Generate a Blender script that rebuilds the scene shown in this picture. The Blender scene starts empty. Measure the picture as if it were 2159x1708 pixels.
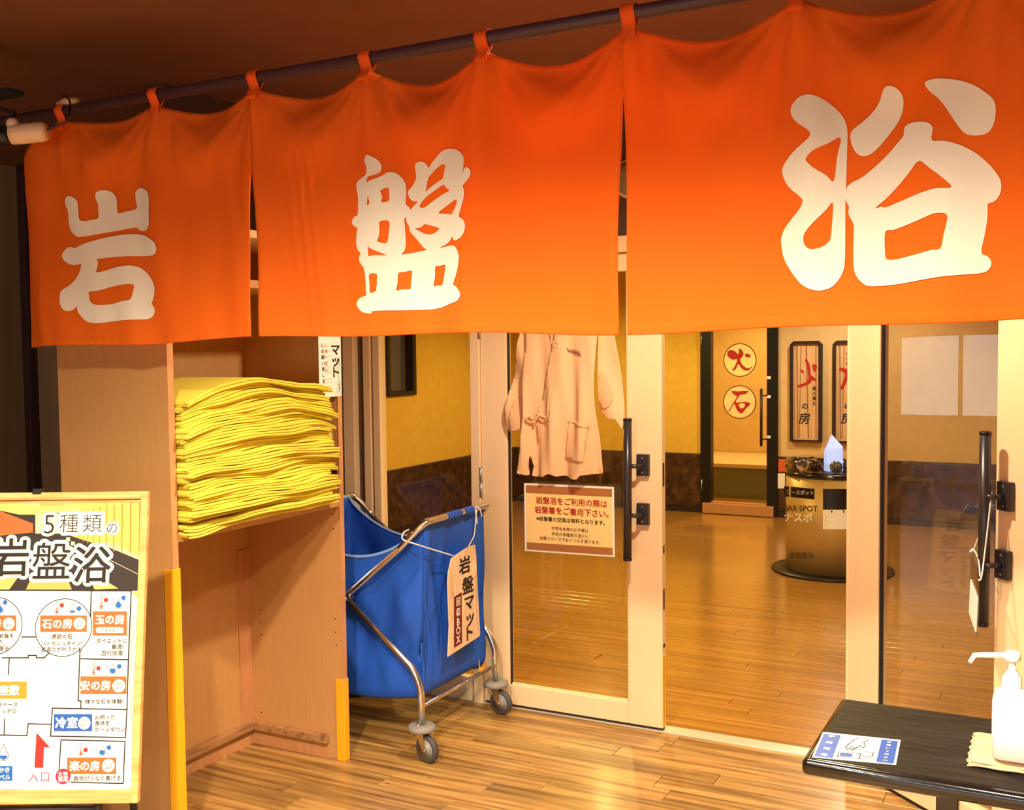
import bpy, bmesh, math, random
from mathutils import Vector, Matrix, geometry, noise
R = math.radians
random.seed(7)
S = bpy.context.scene
C = S.collection

# ------------------------------------------------------------------ camera
IMW, IMH, F = 2159.0, 1708.0, 2264.6
CX, CY = 1079.5, 854.0
YAW, PITCH, ROLL = R(27.496), R(3.066), R(.635)
CAM = Vector((0, 0, 1.5))
_f = Vector((-math.sin(YAW)*math.cos(PITCH), math.cos(YAW)*math.cos(PITCH), -math.sin(PITCH)))
_r0 = Vector((math.cos(YAW), math.sin(YAW), 0)); _d0 = _f.cross(_r0)
_r = _r0*math.cos(ROLL) + _d0*math.sin(ROLL); _d = -_r0*math.sin(ROLL) + _d0*math.cos(ROLL)
cd = bpy.data.cameras.new('camera'); co = bpy.data.objects.new('camera', cd); C.objects.link(co)
cd.sensor_fit = 'HORIZONTAL'; cd.sensor_width = 36; cd.lens = 36*F/IMW; cd.clip_start = .05
co.matrix_world = Matrix(((_r.x, -_d.x, -_f.x, CAM.x), (_r.y, -_d.y, -_f.y, CAM.y), (_r.z, -_d.z, -_f.z, CAM.z), (0, 0, 0, 1)))
S.camera = co

# ------------------------------------------------------------------ light and exposure
S.view_settings.view_transform = 'Standard'; S.view_settings.look = 'None'
S.view_settings.gamma = 1; S.view_settings.use_curve_mapping = False
S.view_settings.exposure = 0.55
W = bpy.data.worlds.new('world'); S.world = W; W.use_nodes = True
W.node_tree.nodes['Background'].inputs[0].default_value = (1, .72, .45, 1)
W.node_tree.nodes['Background'].inputs[1].default_value = .03
WARM = (1, .825, .585); YEL = (1, .74, .24)
# hall down lights (x, y, z, watts, cone degrees, colour) and lamps of the room behind the doors
HALL = [(-.25, .75, 2.43, 190, 148, WARM), (-1.2, .78, 2.43, 215, 148, WARM), (.55, -1.0, 2.43, 230, 150, WARM), (-1.5, -1.2, 2.43, 300, 150, WARM),
        (-.95, 2.72, 2.43, 112, 160, WARM)]
ROOM = [(-3.6, 5.2, 2.27, 75, 160, YEL), (-1.2, 4.9, 2.27, 80, 160, YEL), (-3.3, 7.9, 2.27, 80, 160, YEL), (-1.5, 8.3, 2.27, 60, 160, WARM), (.3, 6.6, 2.27, 60, 160, WARM), (-2.6, 10.3, 2.26, 85, 160, YEL)]

# ------------------------------------------------------------------ pixel helpers (a pixel gives a direction; the plane it lies on gives the distance)
def ray(x, y): return (_r*((x-CX)/F) + _d*((y-CY)/F) + _f)
def onY(x, y, Y): d = ray(x, y); return CAM + d*((Y-CAM.y)/d.y)
def onX(x, y, X): d = ray(x, y); return CAM + d*((X-CAM.x)/d.x)
def onZ(x, y, z=0.): d = ray(x, y); return CAM + d*((z-CAM.z)/d.z)
def atD(x, y, dep): return CAM + ray(x, y)*dep
class Plane:
    def __init__(s, o, u, v):
        s.o = Vector(o); s.u = Vector(u).normalized(); s.v = Vector(v).normalized(); s.n = s.u.cross(s.v)
    def hit(s, x, y):
        d = ray(x, y); return CAM + d*(s.n.dot(s.o-CAM)/s.n.dot(d))
    def ab(s, x, y):
        q = s.hit(x, y) - s.o; return (q.dot(s.u), q.dot(s.v))
    def p(s, a, b, h=0.): return s.o + s.u*a + s.v*b + s.n*h
    def scale(s, x, y): return (s.hit(x, y)-CAM).dot(_f)/F      # metres per pixel there

# ------------------------------------------------------------------ materials
def lin(r, g, b):
    f = lambda c: (c/255/12.92) if c/255 <= .04045 else ((c/255+.055)/1.055)**2.4
    return (f(r), f(g), f(b), 1)
MATS = {}
def pmat(name, col, rough=.5, metal=0., spec=.5, emit=None, es=0., coat=0., sss=0.):
    m = bpy.data.materials.new(name); m.use_nodes = True
    b = m.node_tree.nodes['Principled BSDF']
    b.inputs['Base Color'].default_value = col if len(col) == 4 else (*col, 1)
    b.inputs['Roughness'].default_value = rough; b.inputs['Metallic'].default_value = metal
    b.inputs['Specular IOR Level'].default_value = spec; b.inputs['Coat Weight'].default_value = coat; b.inputs['Coat Roughness'].default_value = .16
    if emit: b.inputs['Emission Color'].default_value = (*emit[:3], 1); b.inputs['Emission Strength'].default_value = es
    MATS[name] = m; return m
def N(m, t, **k):
    n = m.node_tree.nodes.new(t)
    for a, v in k.items(): setattr(n, a, v)
    return n
def L(m, a, b): m.node_tree.links.new(a, b)
def coords(m, scale, rnd=0., obj=True):
    tc = N(m, 'ShaderNodeTexCoord'); mp = N(m, 'ShaderNodeMapping'); mp.inputs['Scale'].default_value = scale
    L(m, tc.outputs['Object'], mp.inputs['Vector'])
    if rnd:
        oi = N(m, 'ShaderNodeObjectInfo'); mu = N(m, 'ShaderNodeMath', operation='MULTIPLY'); mu.inputs[1].default_value = rnd
        L(m, oi.outputs['Random'], mu.inputs[0]); cb = N(m, 'ShaderNodeCombineXYZ')
        for i in range(3): L(m, mu.outputs[0], cb.inputs[i])
        L(m, cb.outputs[0], mp.inputs['Location'])
    return mp.outputs[0]
def ramp(m, src, stops):
    r = N(m, 'ShaderNodeValToRGB'); e = r.color_ramp.elements
    while len(e) < len(stops): e.new(.5)
    for i, (p, c) in enumerate(stops): e[i].position = p; e[i].color = c
    L(m, src, r.inputs[0]); return r.outputs[0]
def noisy(name, cols, scale, rough=.6, detail=6., bump=0., bscale=None, lo=.3, hi=.7, rnd=0., spec=.5, coat=0.):
    m = pmat(name, cols[0], rough, spec=spec, coat=coat); b = m.node_tree.nodes['Principled BSDF']
    v = coords(m, scale, rnd); n = N(m, 'ShaderNodeTexNoise'); n.inputs['Scale'].default_value = 1; n.inputs['Detail'].default_value = detail
    L(m, v, n.inputs['Vector'])
    st = [(lo+(hi-lo)*i/(len(cols)-1), c) for i, c in enumerate(cols)]
    L(m, ramp(m, n.outputs['Fac'], st), b.inputs['Base Color'])
    if bump:
        n2 = N(m, 'ShaderNodeTexNoise'); v2 = coords(m, bscale or scale, rnd); L(m, v2, n2.inputs['Vector']); n2.inputs['Scale'].default_value = 1
        bp = N(m, 'ShaderNodeBump'); bp.inputs['Strength'].default_value = bump; bp.inputs['Distance'].default_value = .002
        L(m, n2.outputs['Fac'], bp.inputs['Height']); L(m, bp.outputs[0], b.inputs['Normal'])
    return m
def knots(name, cols, scale, kscale, rough, kn=.05, coat=0., vary=.25):
    """wood planks: stretched grain, dark knots, tone varying from plank to plank"""
    m = noisy(name, cols, scale, rough, 8., rnd=40., coat=coat, lo=.36, hi=.66); b = m.node_tree.nodes['Principled BSDF']
    base = b.inputs['Base Color'].links[0].from_socket
    vo = N(m, 'ShaderNodeTexVoronoi'); vo.inputs['Scale'].default_value = 1; L(m, coords(m, kscale, 25.), vo.inputs['Vector'])
    k = ramp(m, vo.outputs['Distance'], [(0, (.16, .09, .04, 1)), (kn, (.3, .2, .1, 1)), (kn*1.6, (1, 1, 1, 1))])
    mx = N(m, 'ShaderNodeMix', data_type='RGBA', blend_type='MULTIPLY'); mx.inputs['Factor'].default_value = 1
    L(m, base, mx.inputs[6]); L(m, k, mx.inputs[7])
    oi = N(m, 'ShaderNodeObjectInfo'); hs = N(m, 'ShaderNodeHueSaturation'); mr = N(m, 'ShaderNodeMapRange')
    mr.inputs['To Min'].default_value = 1-vary; mr.inputs['To Max'].default_value = 1+vary*.6
    L(m, oi.outputs['Random'], mr.inputs['Value']); L(m, mr.outputs[0], hs.inputs['Value']); L(m, mx.outputs[2], hs.inputs['Color'])
    L(m, hs.outputs[0], b.inputs['Base Color']); return m
def glassmat(name, tint=(1, 1, 1, 1), refl=1., rough=0.):
    m = bpy.data.materials.new(name); m.use_nodes = True; nt = m.node_tree; nt.nodes.clear()
    o = N(m, 'ShaderNodeOutputMaterial'); mx = N(m, 'ShaderNodeMixShader'); t = N(m, 'ShaderNodeBsdfTransparent'); g = N(m, 'ShaderNodeBsdfGlossy')
    t.inputs[0].default_value = tint; g.inputs['Roughness'].default_value = rough
    fr = N(m, 'ShaderNodeFresnel'); ge = N(m, 'ShaderNodeNewGeometry'); io = N(m, 'ShaderNodeMapRange'); io.inputs['To Min'].default_value = 1.5; io.inputs['To Max'].default_value = 1/1.5
    L(m, ge.outputs['Backfacing'], io.inputs['Value']); L(m, io.outputs[0], fr.inputs[0]); mu = N(m, 'ShaderNodeMath', operation='MULTIPLY'); mu.inputs[1].default_value = refl
    L(m, fr.outputs[0], mu.inputs[0]); L(m, mu.outputs[0], mx.inputs[0]); L(m, t.outputs[0], mx.inputs[1]); L(m, g.outputs[0], mx.inputs[2]); L(m, mx.outputs[0], o.inputs[0])
    MATS[name] = m; return m
def fabric(name, col, trans=.0, rough=.9, wscale=0., sheen=0.):
    m = pmat(name, col, rough, spec=.2); nt = m.node_tree; b = nt.nodes['Principled BSDF']
    if wscale:
        n = N(m, 'ShaderNodeTexNoise'); n.inputs['Scale'].default_value = wscale; n.inputs['Detail'].default_value = 4
        tc = N(m, 'ShaderNodeTexCoord'); L(m, tc.outputs['Object'], n.inputs['Vector'])
        bp = N(m, 'ShaderNodeBump'); bp.inputs['Strength'].default_value = .35; bp.inputs['Distance'].default_value = .002
        L(m, n.outputs['Fac'], bp.inputs['Height']); L(m, bp.outputs[0], b.inputs['Normal'])
    if trans:
        t = N(m, 'ShaderNodeBsdfTranslucent'); t.inputs[0].default_value = b.inputs['Base Color'].default_value
        mx = N(m, 'ShaderNodeMixShader'); mx.inputs[0].default_value = trans
        out = nt.nodes['Material Output']; L(m, b.outputs[0], mx.inputs[1]); L(m, t.outputs[0], mx.inputs[2]); L(m, mx.outputs[0], out.inputs[0])
    return m

fabric('noren', (.86, .165, .012), .16, .85, 260)
pmat('print_white', (.86, .83, .74), .8, spec=.2)
noisy('melamine', [lin(188, 140, 84), lin(194, 146, 90), lin(198, 150, 94)], (140, 140, 9), .45, 5.)
noisy('melamine_edge', [lin(186, 130, 84), lin(204, 148, 98)], (60, 60, 8), .5)
pmat('guard_yellow', lin(246, 176, 30), .38)
noisy('batten', [lin(120, 82, 48), lin(176, 128, 82), lin(150, 108, 66)], (30, 4, 40), .6)
noisy('cream_paint', [lin(234, 204, 160), lin(242, 214, 172)], (3, 3, 1.5), .42)
pmat('dark_seal', lin(34, 26, 24), .6)
pmat('gap_shade_wear', lin(96, 78, 60), .5)  # shade of the recessed post gap put into the colour; worn patches share it
knots('hall_plank', [lin(122, 86, 44), lin(168, 126, 68), lin(194, 152, 88)], (2.2, 42, 30), (6.5, 22, 10), .36, .05, coat=.12)
knots('room_plank', [lin(150, 104, 44), lin(174, 124, 54), lin(190, 140, 66)], (1.6, 60, 30), (2, 18, 8), .2, .01, coat=.5, vary=.12)
noisy('hall_floor', [lin(142, 102, 52), lin(196, 152, 86)], (2.2, 42, 30), .3, coat=.25)
noisy('room_floor', [lin(152, 106, 46), lin(182, 132, 60)], (1.6, 55, 30), .2, coat=.5)
noisy('ceiling_dark', [lin(112, 66, 44), lin(122, 74, 50)], (3, 3, 3), .8)
noisy('ceiling_room', [lin(226, 200, 150), lin(232, 208, 160)], (3, 3, 3), .8)
noisy('wall_dark', [lin(70, 52, 38), lin(80, 60, 44)], (2, 2, 2), .7)
noisy('wall_olive', [lin(140, 118, 86), lin(156, 132, 98)], (25, 25, 1.5), .7)
pmat('trim_purple', lin(62, 38, 42), .5)
noisy('wall_yellow', [lin(218, 176, 62), lin(226, 186, 74)], (14, 14, 14), .85, bump=.3, bscale=(120, 120, 120))
noisy('wall_tan', [lin(214, 178, 118), lin(222, 188, 128)], (14, 14, 14), .85, bump=.3, bscale=(120, 120, 120))
noisy('dado_stone', [lin(50, 32, 20), lin(74, 48, 30), lin(96, 66, 42)], (16, 16, 16), .35, 10., lo=.36, hi=.72)
noisy('hall_wall', [lin(176, 146, 108), lin(186, 156, 118)], (3, 3, 3), .8)
glassmat('glass', (.97, .96, .93, 1), .9)
glassmat('clear', (.96, .96, .96, 1), 1.4)
glassball = pmat('ball_glass', (1, 1, 1), .02); glassball.node_tree.nodes['Principled BSDF'].inputs['Transmission Weight'].default_value = 1
pmat('steel', (.72, .70, .66), .22, 1.)
pmat('steel_dull', (.55, .52, .48), .4, 1.)
pmat('handle_dark', lin(60, 54, 56), .32, .4)
pmat('black', lin(14, 12, 12), .4)
pmat('black_gloss', lin(16, 14, 14), .14, coat=.6)
pmat('ink', lin(24, 20, 20), .7)
pmat('brass', lin(176, 160, 110), .3, 1.)
fabric('towel', (.84, .71, .085), .05, .95, 420)
fabric('robe', (.80, .50, .27), .0, .9, 300)
fabric('robe_inner', (.68, .42, .22), .0, .9, 300)
pmat('thread_brown', lin(120, 54, 40), .8)
fabric('bag_blue', (.022, .105, .58), .04, .5, 120)
fabric('bag_hem', (.22, .40, .80), 0, .7)
pmat('string', (.86, .84, .80), .8)
pmat('rubber', lin(70, 68, 68), .6)
pmat('wheel_grey', lin(140, 138, 136), .45)
pmat('bumper_grey', lin(136, 132, 126), .55)
pmat('paper', (.86, .83, .76), .6)
noisy('board_wood', [lin(214, 176, 136), lin(232, 200, 162), lin(238, 210, 176)], (4, 70, 3), .6)
pmat('sign_red', lin(110, 14, 16), .6)
noisy('pine', [lin(206, 150, 84), lin(226, 176, 108), lin(236, 192, 126)], (6, 6, 60), .5)
noisy('pine_x', [lin(200, 142, 78), lin(222, 170, 102), lin(236, 192, 126)], (5, 5, 90), .5)
pmat('purple_rod', lin(70, 44, 52), .5)
pmat('tab_orange', (.80, .115, .012), .85, spec=.2)
pmat('cream_plastic', lin(226, 200, 164), .45)
pmat('dark_metal', lin(34, 34, 40), .5)
pmat('white_plastic', (.88, .86, .80), .3)
noisy('terry', [lin(206, 170, 128), lin(222, 190, 150)], (60, 60, 60), .95, bump=.8, bscale=(400, 400, 400))
noisy('table_black', [lin(22, 18, 17), lin(34, 28, 25), lin(46, 38, 34)], (8, 90, 8), .6, spec=.15)
pmat('card_blue', lin(22, 74, 164), .4)
pmat('gold', lin(188, 156, 96), .42, .35)
pmat('gold_print', lin(90, 66, 34), .5)
pmat('crystal', (.55, .7, 1.), .1, emit=(.30, .45, 1.), es=.55)
pmat('stone_dark', lin(40, 24, 22), .15)
pmat('stone_grey', lin(84, 78, 72), .3)
pmat('frame_brown', lin(44, 26, 20), .45)
noisy('plaque', [lin(206, 160, 110), lin(222, 180, 130)], (30, 30, 3), .6)
pmat('bamboo', lin(150, 112, 74), .6)
pmat('brush_red', lin(178, 24, 18), .6)
pmat('disc_cream', lin(250, 232, 150), .55)
pmat('disc_peach', lin(248, 218, 150), .55)
pmat('ring_red', lin(120, 20, 16), .6)
pmat('bench', lin(232, 214, 170), .6)
pmat('step_wood', lin(186, 132, 76), .5)
pmat('p_orange', lin(208, 96, 36), .6); pmat('p_amber', lin(222, 140, 34), .6); pmat('p_blue', lin(26, 84, 170), .6)
pmat('p_sky', lin(14, 96, 180), .6); pmat('p_red', lin(206, 36, 26), .6); pmat('p_pink', lin(206, 30, 78), .6)
pmat('p_black', lin(30, 24, 20), .7); pmat('p_ceiling', lin(250, 206, 110), .6); pmat('p_wallbrown', lin(186, 96, 44), .6)
pmat('p_slat', lin(248, 196, 92), .6); pmat('p_slatdark', lin(206, 128, 46), .6); pmat('p_dark', lin(40, 30, 26), .6); pmat('p_path', lin(240, 168, 84), .6); pmat('p_cream', lin(252, 226, 160), .6)
pmat('p_sand', lin(226, 180, 100), .6); pmat('p_brownband', lin(168, 108, 52), .6); pmat('p_notice', lin(250, 216, 140), .6); pmat('p_noticered', lin(176, 30, 18), .6)
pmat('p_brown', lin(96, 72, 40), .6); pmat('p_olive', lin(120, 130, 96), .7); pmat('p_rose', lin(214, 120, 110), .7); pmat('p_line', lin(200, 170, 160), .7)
pmat('lamp_lens', (1, .9, .7), .4, emit=(1, .78, .48), es=6.)
pmat('daylight', (1, 1, 1), .5, emit=(.68, .86, 1.), es=4.)

# ------------------------------------------------------------------ mesh builder
class MB:
    def __init__(s): s.v = []; s.f = []; s.m = []
    def add(s, vs, fs, mi=0):
        o = len(s.v); s.v += [Vector(p) for p in vs]; s.f += [[i+o for i in f] for f in fs]; s.m += [mi]*len(fs); return s
    def obox(s, o, u, v, w, mi=0):
        o, u, v, w = map(Vector, (o, u, v, w))
        if u.cross(v).dot(w) < 0: u, v = v, u
        P = [o, o+u, o+u+v, o+v, o+w, o+u+w, o+u+v+w, o+v+w]
        return s.add(P, [(0, 3, 2, 1), (4, 5, 6, 7), (0, 1, 5, 4), (1, 2, 6, 5), (2, 3, 7, 6), (3, 0, 4, 7)], mi)
    def box(s, x0, x1, y0, y1, z0, z1, mi=0): return s.obox((x0, y0, z0), (x1-x0, 0, 0), (0, y1-y0, 0), (0, 0, z1-z0), mi)
    def tube(s, pts, r, n=10, mi=0, closed=False):
        pts = [Vector(p) for p in pts]; k = len(pts); vs = []; fs = []; up = None
        for i, p in enumerate(pts):
            a = pts[(i-1) % k] if (closed or i > 0) else p; b = pts[(i+1) % k] if (closed or i < k-1) else p
            t = (b-a).normalized()
            if up is None:
                up = Vector((0, 0, 1)) if abs(t.z) < .9 else Vector((1, 0, 0))
            up = (up - t*up.dot(t)).normalized(); sd = t.cross(up)
            rr = r[i] if isinstance(r, (list, tuple)) else r
            vs += [p + (up*math.cos(2*math.pi*j/n) + sd*math.sin(2*math.pi*j/n))*rr for j in range(n)]
        for i in range(k if closed else k-1):
            for j in range(n):
                a, b = i*n+j, i*n+(j+1) % n; c, d = ((i+1) % k)*n+(j+1) % n, ((i+1) % k)*n+j
                fs.append((a, d, c, b))
        if not closed: fs += [tuple(range(n)), tuple((k-1)*n+j for j in reversed(range(n)))]
        return s.add(vs, fs, mi)
    def lathe(s, prof, o=(0, 0, 0), n=28, axis=(0, 0, 1), mi=0):
        o = Vector(o); ax = Vector(axis).normalized(); u = ax.orthogonal().normalized(); w = ax.cross(u); vs = []; fs = []
        for r, z in prof: vs += [o + ax*z + (u*math.cos(2*math.pi*j/n) + w*math.sin(2*math.pi*j/n))*max(r, 1e-5) for j in range(n)]
        for i in range(len(prof)-1):
            for j in range(n): fs.append((i*n+j, i*n+(j+1) % n, (i+1)*n+(j+1) % n, (i+1)*n+j))
        fs += [tuple(reversed(range(n))), tuple((len(prof)-1)*n+j for j in range(n))]
        return s.add(vs, fs, mi)
    def prism(s, pts, off, mi=0):
        pts = [Vector(p) for p in pts]; off = Vector(off); n = len(pts)
        nr = geometry.normal(pts)
        if nr.dot(off) > 0: pts.reverse()
        return s.add(pts+[p+off for p in pts], [tuple(range(n)), tuple(reversed(range(n, 2*n)))] + [(i, i+n, (i+1) % n+n, (i+1) % n) for i in range(n)], mi)
    def grid(s, fn, nu, nv, mi=0):
        vs = [fn(i/nu, j/nv) for j in range(nv+1) for i in range(nu+1)]
        fs = [(j*(nu+1)+i, j*(nu+1)+i+1, (j+1)*(nu+1)+i+1, (j+1)*(nu+1)+i) for j in range(nv) for i in range(nu)]
        return s.add(vs, fs, mi)
    def quad(s, a, b, c, d, mi=0): return s.add([a, b, c, d], [(0, 1, 2, 3)], mi)
    def mesh(s, name, mats, smooth=False):
        me = bpy.data.meshes.new(name); me.from_pydata([tuple(p) for p in s.v], [], s.f)
        for m in (mats if isinstance(mats, (list, tuple)) else [mats]): me.materials.append(MATS[m])
        if len(s.m) == len(me.polygons): me.polygons.foreach_set('material_index', s.m)
        if smooth: me.polygons.foreach_set('use_smooth', [True]*len(me.polygons))
        me.validate(); me.update(); return me
    def build(s, name, mats, parent=None, smooth=False, bevel=0, solid=0, segs=2, label=None):
        o = bpy.data.objects.new(name, s.mesh(name, mats, smooth)); C.objects.link(o)
        if parent: o.parent = parent; o.matrix_parent_inverse = Matrix.Translation(-parent.location)
        if solid: md = o.modifiers.new('t', 'SOLIDIFY'); md.thickness = solid; md.offset = 0
        if bevel:
            md = o.modifiers.new('b', 'BEVEL'); md.width = bevel; md.segments = segs; md.limit_method = 'ANGLE'; md.angle_limit = R(40)
        if smooth and not bevel:
            pass
        if label: o['label'] = label
        return o
def tag(o, label, cat, group=None, kind=None):
    o['label'] = label; o['category'] = cat
    if group: o['group'] = group
    if kind: o['kind'] = kind
    return o
def empty(name, loc, label=None, cat=None, group=None):
    o = bpy.data.objects.new(name, None); C.objects.link(o); o.location = loc; o.empty_display_size = .05
    if label: tag(o, label, cat, group)
    return o
def struct(o): o['kind'] = 'structure'; return o
def rbox(x0, x1, y0, y1, z0, z1): return MB().box(x0, x1, y0, y1, z0, z1)
def smoothpts(pts, k=3, closed=True):
    n = len(pts); out = []
    for i in range(n if closed else n-1):
        g = lambda j: Vector(pts[j % n]) if closed else Vector(pts[min(max(j, 0), n-1)])
        p0, p1, p2, p3 = g(i-1), g(i), g(i+1), g(i+2)
        for q in range(k):
            t = q/k
            out.append(.5*((2*p1) + (p2-p0)*t + (2*p0-5*p1+4*p2-p3)*t*t + (3*p1-p0-3*p2+p3)*t**3))
    if not closed: out.append(Vector(pts[-1]))
    return out
def fill2d(loops):
    """triangulate an outline (with holes) given as 2-D loops"""
    L3 = [[Vector((p[0], p[1], 0)) for p in lp] for lp in loops]; flat = [p for lp in L3 for p in lp]
    fs = []
    for t in geometry.tessellate_polygon(L3):
        a, b, c = (flat[i] for i in t)
        if (b-a).cross(c-a).z < 0: t = (t[0], t[2], t[1])
        fs.append(tuple(t))
    return [(p.x, p.y) for p in flat], fs
def lattice(loops, step):
    """the filled outline cut along a lattice so that it can follow a curved cloth"""
    vs, fs = fill2d(loops); bm = bmesh.new(); bv = [bm.verts.new((a, b, 0)) for a, b in vs]
    for f in fs:
        try: bm.faces.new([bv[i] for i in f])
        except ValueError: pass
    for ax in (0, 1):
        lo = min(v[ax] for v in vs); hi = max(v[ax] for v in vs); k = math.ceil(lo/step)
        while k*step < hi:
            c = Vector((0, 0, 0)); c[ax] = k*step; nn = Vector((0, 0, 0)); nn[ax] = 1
            bmesh.ops.bisect_plane(bm, geom=bm.verts[:]+bm.edges[:]+bm.faces[:], plane_co=c, plane_no=nn, dist=1e-6); k += 1
    bm.verts.index_update(); V = [(v.co.x, v.co.y) for v in bm.verts]; Fc = [tuple(v.index for v in f.verts) for f in bm.faces]; bm.free()
    return V, Fc
def glyphs(body, bold=0., spacing=1., vertical=False):
    """verts and faces of a line of lettering, one em high per character"""
    out = MB(); items = [(body, 0, 0)] if not vertical else [(ch, 0, -i*spacing) for i, ch in enumerate(body)]
    for tx, ox, oy in items:
        cu = bpy.data.curves.new('t', 'FONT'); cu.body = tx; cu.size = 1; cu.offset = min(0., bold); cu.resolution_u = 2
        if not vertical: cu.space_character = spacing
        ob = bpy.data.objects.new('t', cu); me = bpy.data.meshes.new_from_object(ob)
        vs = [(v.co.x+ox, v.co.y+oy, 0) for v in me.vertices]; fs0 = [tuple(p.vertices) for p in me.polygons]
        if vertical and vs:
            mx = (min(p[0] for p in vs)+max(p[0] for p in vs))/2; vs = [(p[0]-mx, p[1], 0) for p in vs]
        nb = 1 if bold <= 0 else (4 if bold < .05 else 16)        # heavier strokes: the same glyph laid down again round itself
        for j in range(nb):
            a = 2*math.pi*(j+.5)/nb; dx, dy = (0, 0) if bold <= 0 else (bold*math.cos(a), bold*math.sin(a))
            out.add([(p[0]+dx, p[1]+dy, j) for p in vs], fs0)
        bpy.data.objects.remove(ob); bpy.data.curves.remove(cu); bpy.data.meshes.remove(me)
    return out
def ptext(mb, pl, body, x, y, h, mi=0, lift=.0008, bold=0., align='c', vertical=False, sx=1., spacing=1., shear=0.):
    """lettering printed on plane pl: its middle (or start) falls on pixel x, y; characters h pixels high"""
    g = glyphs(body, bold, spacing, vertical); k = pl.scale(x, y)*h; a0, b0 = pl.ab(x, y)
    xs = [v.x for v in g.v]; ys = [v.y for v in g.v]
    if not xs: return
    mx = {'c': (min(xs)+max(xs))/2, 'l': min(xs), 'r': max(xs)}[align]; my = .38 if not vertical else (min(ys)+max(ys))/2
    mb.add([pl.p(a0+(v.x-mx)*k*sx+shear*(v.y-my)*k, b0+(v.y-my)*k, lift+v.z*4e-5) for v in g.v], g.f, mi)
def ppoly(mb, pl, pts, mi=0, lift=.0004, holes=(), k=1):
    lp = [[pl.ab(*p) for p in l] for l in (pts, *holes)]
    if k > 1: lp = [smoothpts(l, k) for l in lp]
    vs, fs = fill2d(lp); mb.add([pl.p(a, b, lift) for a, b in vs], fs, mi)
def prect(mb, pl, x0, y0, x1, y1, mi=0, lift=.0004): ppoly(mb, pl, [(x0, y1), (x1, y1), (x1, y0), (x0, y0)], mi, lift)
def pdisc(mb, pl, x, y, r, mi=0, lift=.0006, ri=0., n=36):
    a, b = pl.ab(x, y); k = pl.scale(x, y)
    c = [(a+math.cos(2*math.pi*i/n)*r*k, b+math.sin(2*math.pi*i/n)*r*k) for i in range(n)]
    if ri:
        d = [(a+math.cos(2*math.pi*i/n)*ri*k, b+math.sin(2*math.pi*i/n)*ri*k) for i in range(n)]
        mb.add([pl.p(*q, lift) for q in c+d], [(i, (i+1) % n, (i+1) % n+n, i+n) for i in range(n)], mi)
    else: mb.add([pl.p(*q, lift) for q in c], [tuple(range(n))], mi)
def pline(mb, pl, pts, w, mi=0, lift=.0007):
    A = [Vector(pl.ab(*p)) for p in pts]
    for p, q in zip(A, A[1:]):
        k = pl.scale(*pts[0])*w/2; d = (q-p)
        if d.length < 1e-6: continue
        d.normalize(); nn = Vector((-d.y, d.x))*k; e = d*k
        mb.add([pl.p(*(p-e-nn), lift), pl.p(*(q+e-nn), lift), pl.p(*(q+e+nn), lift), pl.p(*(p-e+nn), lift)], [(0, 1, 2, 3)], mi)
def spotlamp(x, y, z, w, cone, col, rad=.05):
    l = bpy.data.lights.new('downlight_lamp', 'SPOT'); l.energy = w; l.spot_size = R(cone); l.spot_blend = .6; l.color = col; l.shadow_soft_size = rad
    o = bpy.data.objects.new('downlight_lamp', l); C.objects.link(o); o.location = (x, y, z-.03); return o

# ------------------------------------------------------------------ the setting
YD = 3.92                       # plane of the doors
YB, XL, DADO = 9.3, -4.82, .53  # back wall and left wall of the room behind, height of its stone dado
m = MB()
hx0, hx1, hy0 = -3.1, 1.4, 1.3
m.box(-4.9, 3, -4, YD-.02, -.08, -.012).box(-4.9, hx0, -4, YD-.02, -.012, 0).box(hx1, 3, -4, YD-.02, -.012, 0).box(hx0, hx1, -4, hy0, -.012, 0)
floor = struct(m.build('floor', 'hall_floor'))
def planks(parent, x0, x1, y0, y1, w, lens, mat, name='plank'):
    proto = {}
    y = y0
    row = 0
    while y < y1-.005:
        ww = min(w, y1-y); x = x0 - random.random()*lens
        while x < x1:
            a, b = max(x, x0), min(x+lens, x1)
            if b-a > .01:
                key = (round(b-a, 2), round(ww, 3))
                if key not in proto:
                    l = b-a; g = .0008; e = .0012
                    mm = MB(); P = []
                    for (dx, zz) in ((g, -.011), (g, -e), (g+e, 0)):
                        P += [(dx, dx, zz), (l-dx, dx, zz), (l-dx, ww-dx, zz), (dx, ww-dx, zz)]
                    fs = [(8, 9, 10, 11)]
                    for q in (0, 4):
                        for j in range(4): fs.append((q+j, q+(j+1) % 4, q+4+(j+1) % 4, q+4+j))
                    proto[key] = mm.add(P, fs).mesh(name, mat)
                o = bpy.data.objects.new(name, proto[key]); C.objects.link(o); o.parent = parent; o.location = (a, y, 0)
            x += lens
        y += w; row += 1
planks(floor, hx0, hx1, hy0, YD-.02, .1, .95, 'hall_plank')
m = MB(); rx0, rx1, ry1 = -3.7, .5, 6.0
m.box(XL-.1, 2.6, YD-.02, YB+2.3, -.08, -.012).box(XL-.1, rx0, YD+.05, YB+2.3, -.012, 0).box(rx1, 2.6, YD+.05, YB+2.3, -.012, 0).box(rx0, rx1, ry1, YB+2.3, -.012, 0)
floor2 = struct(m.build('floor', 'room_floor'))
planks(floor2, rx0, rx1, YD+.05, ry1, .09, 1.8, 'room_plank')
pmat('sill_metal', (.86, .80, .66), .3, .5)
struct(rbox(-2.9, 1.0, YD-.02, YD+.05, -.012, .004).build('trim_1', 'sill_metal', bevel=.0015))   # metal threshold
struct(rbox(-4.9, 3, -4, YD+.1, 2.45, 2.55).build('ceiling', 'ceiling_dark'))
struct(rbox(XL-.1, 2.6, YD+.1, YB+.1, 2.3, 2.4).build('ceiling', 'ceiling_room'))
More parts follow.
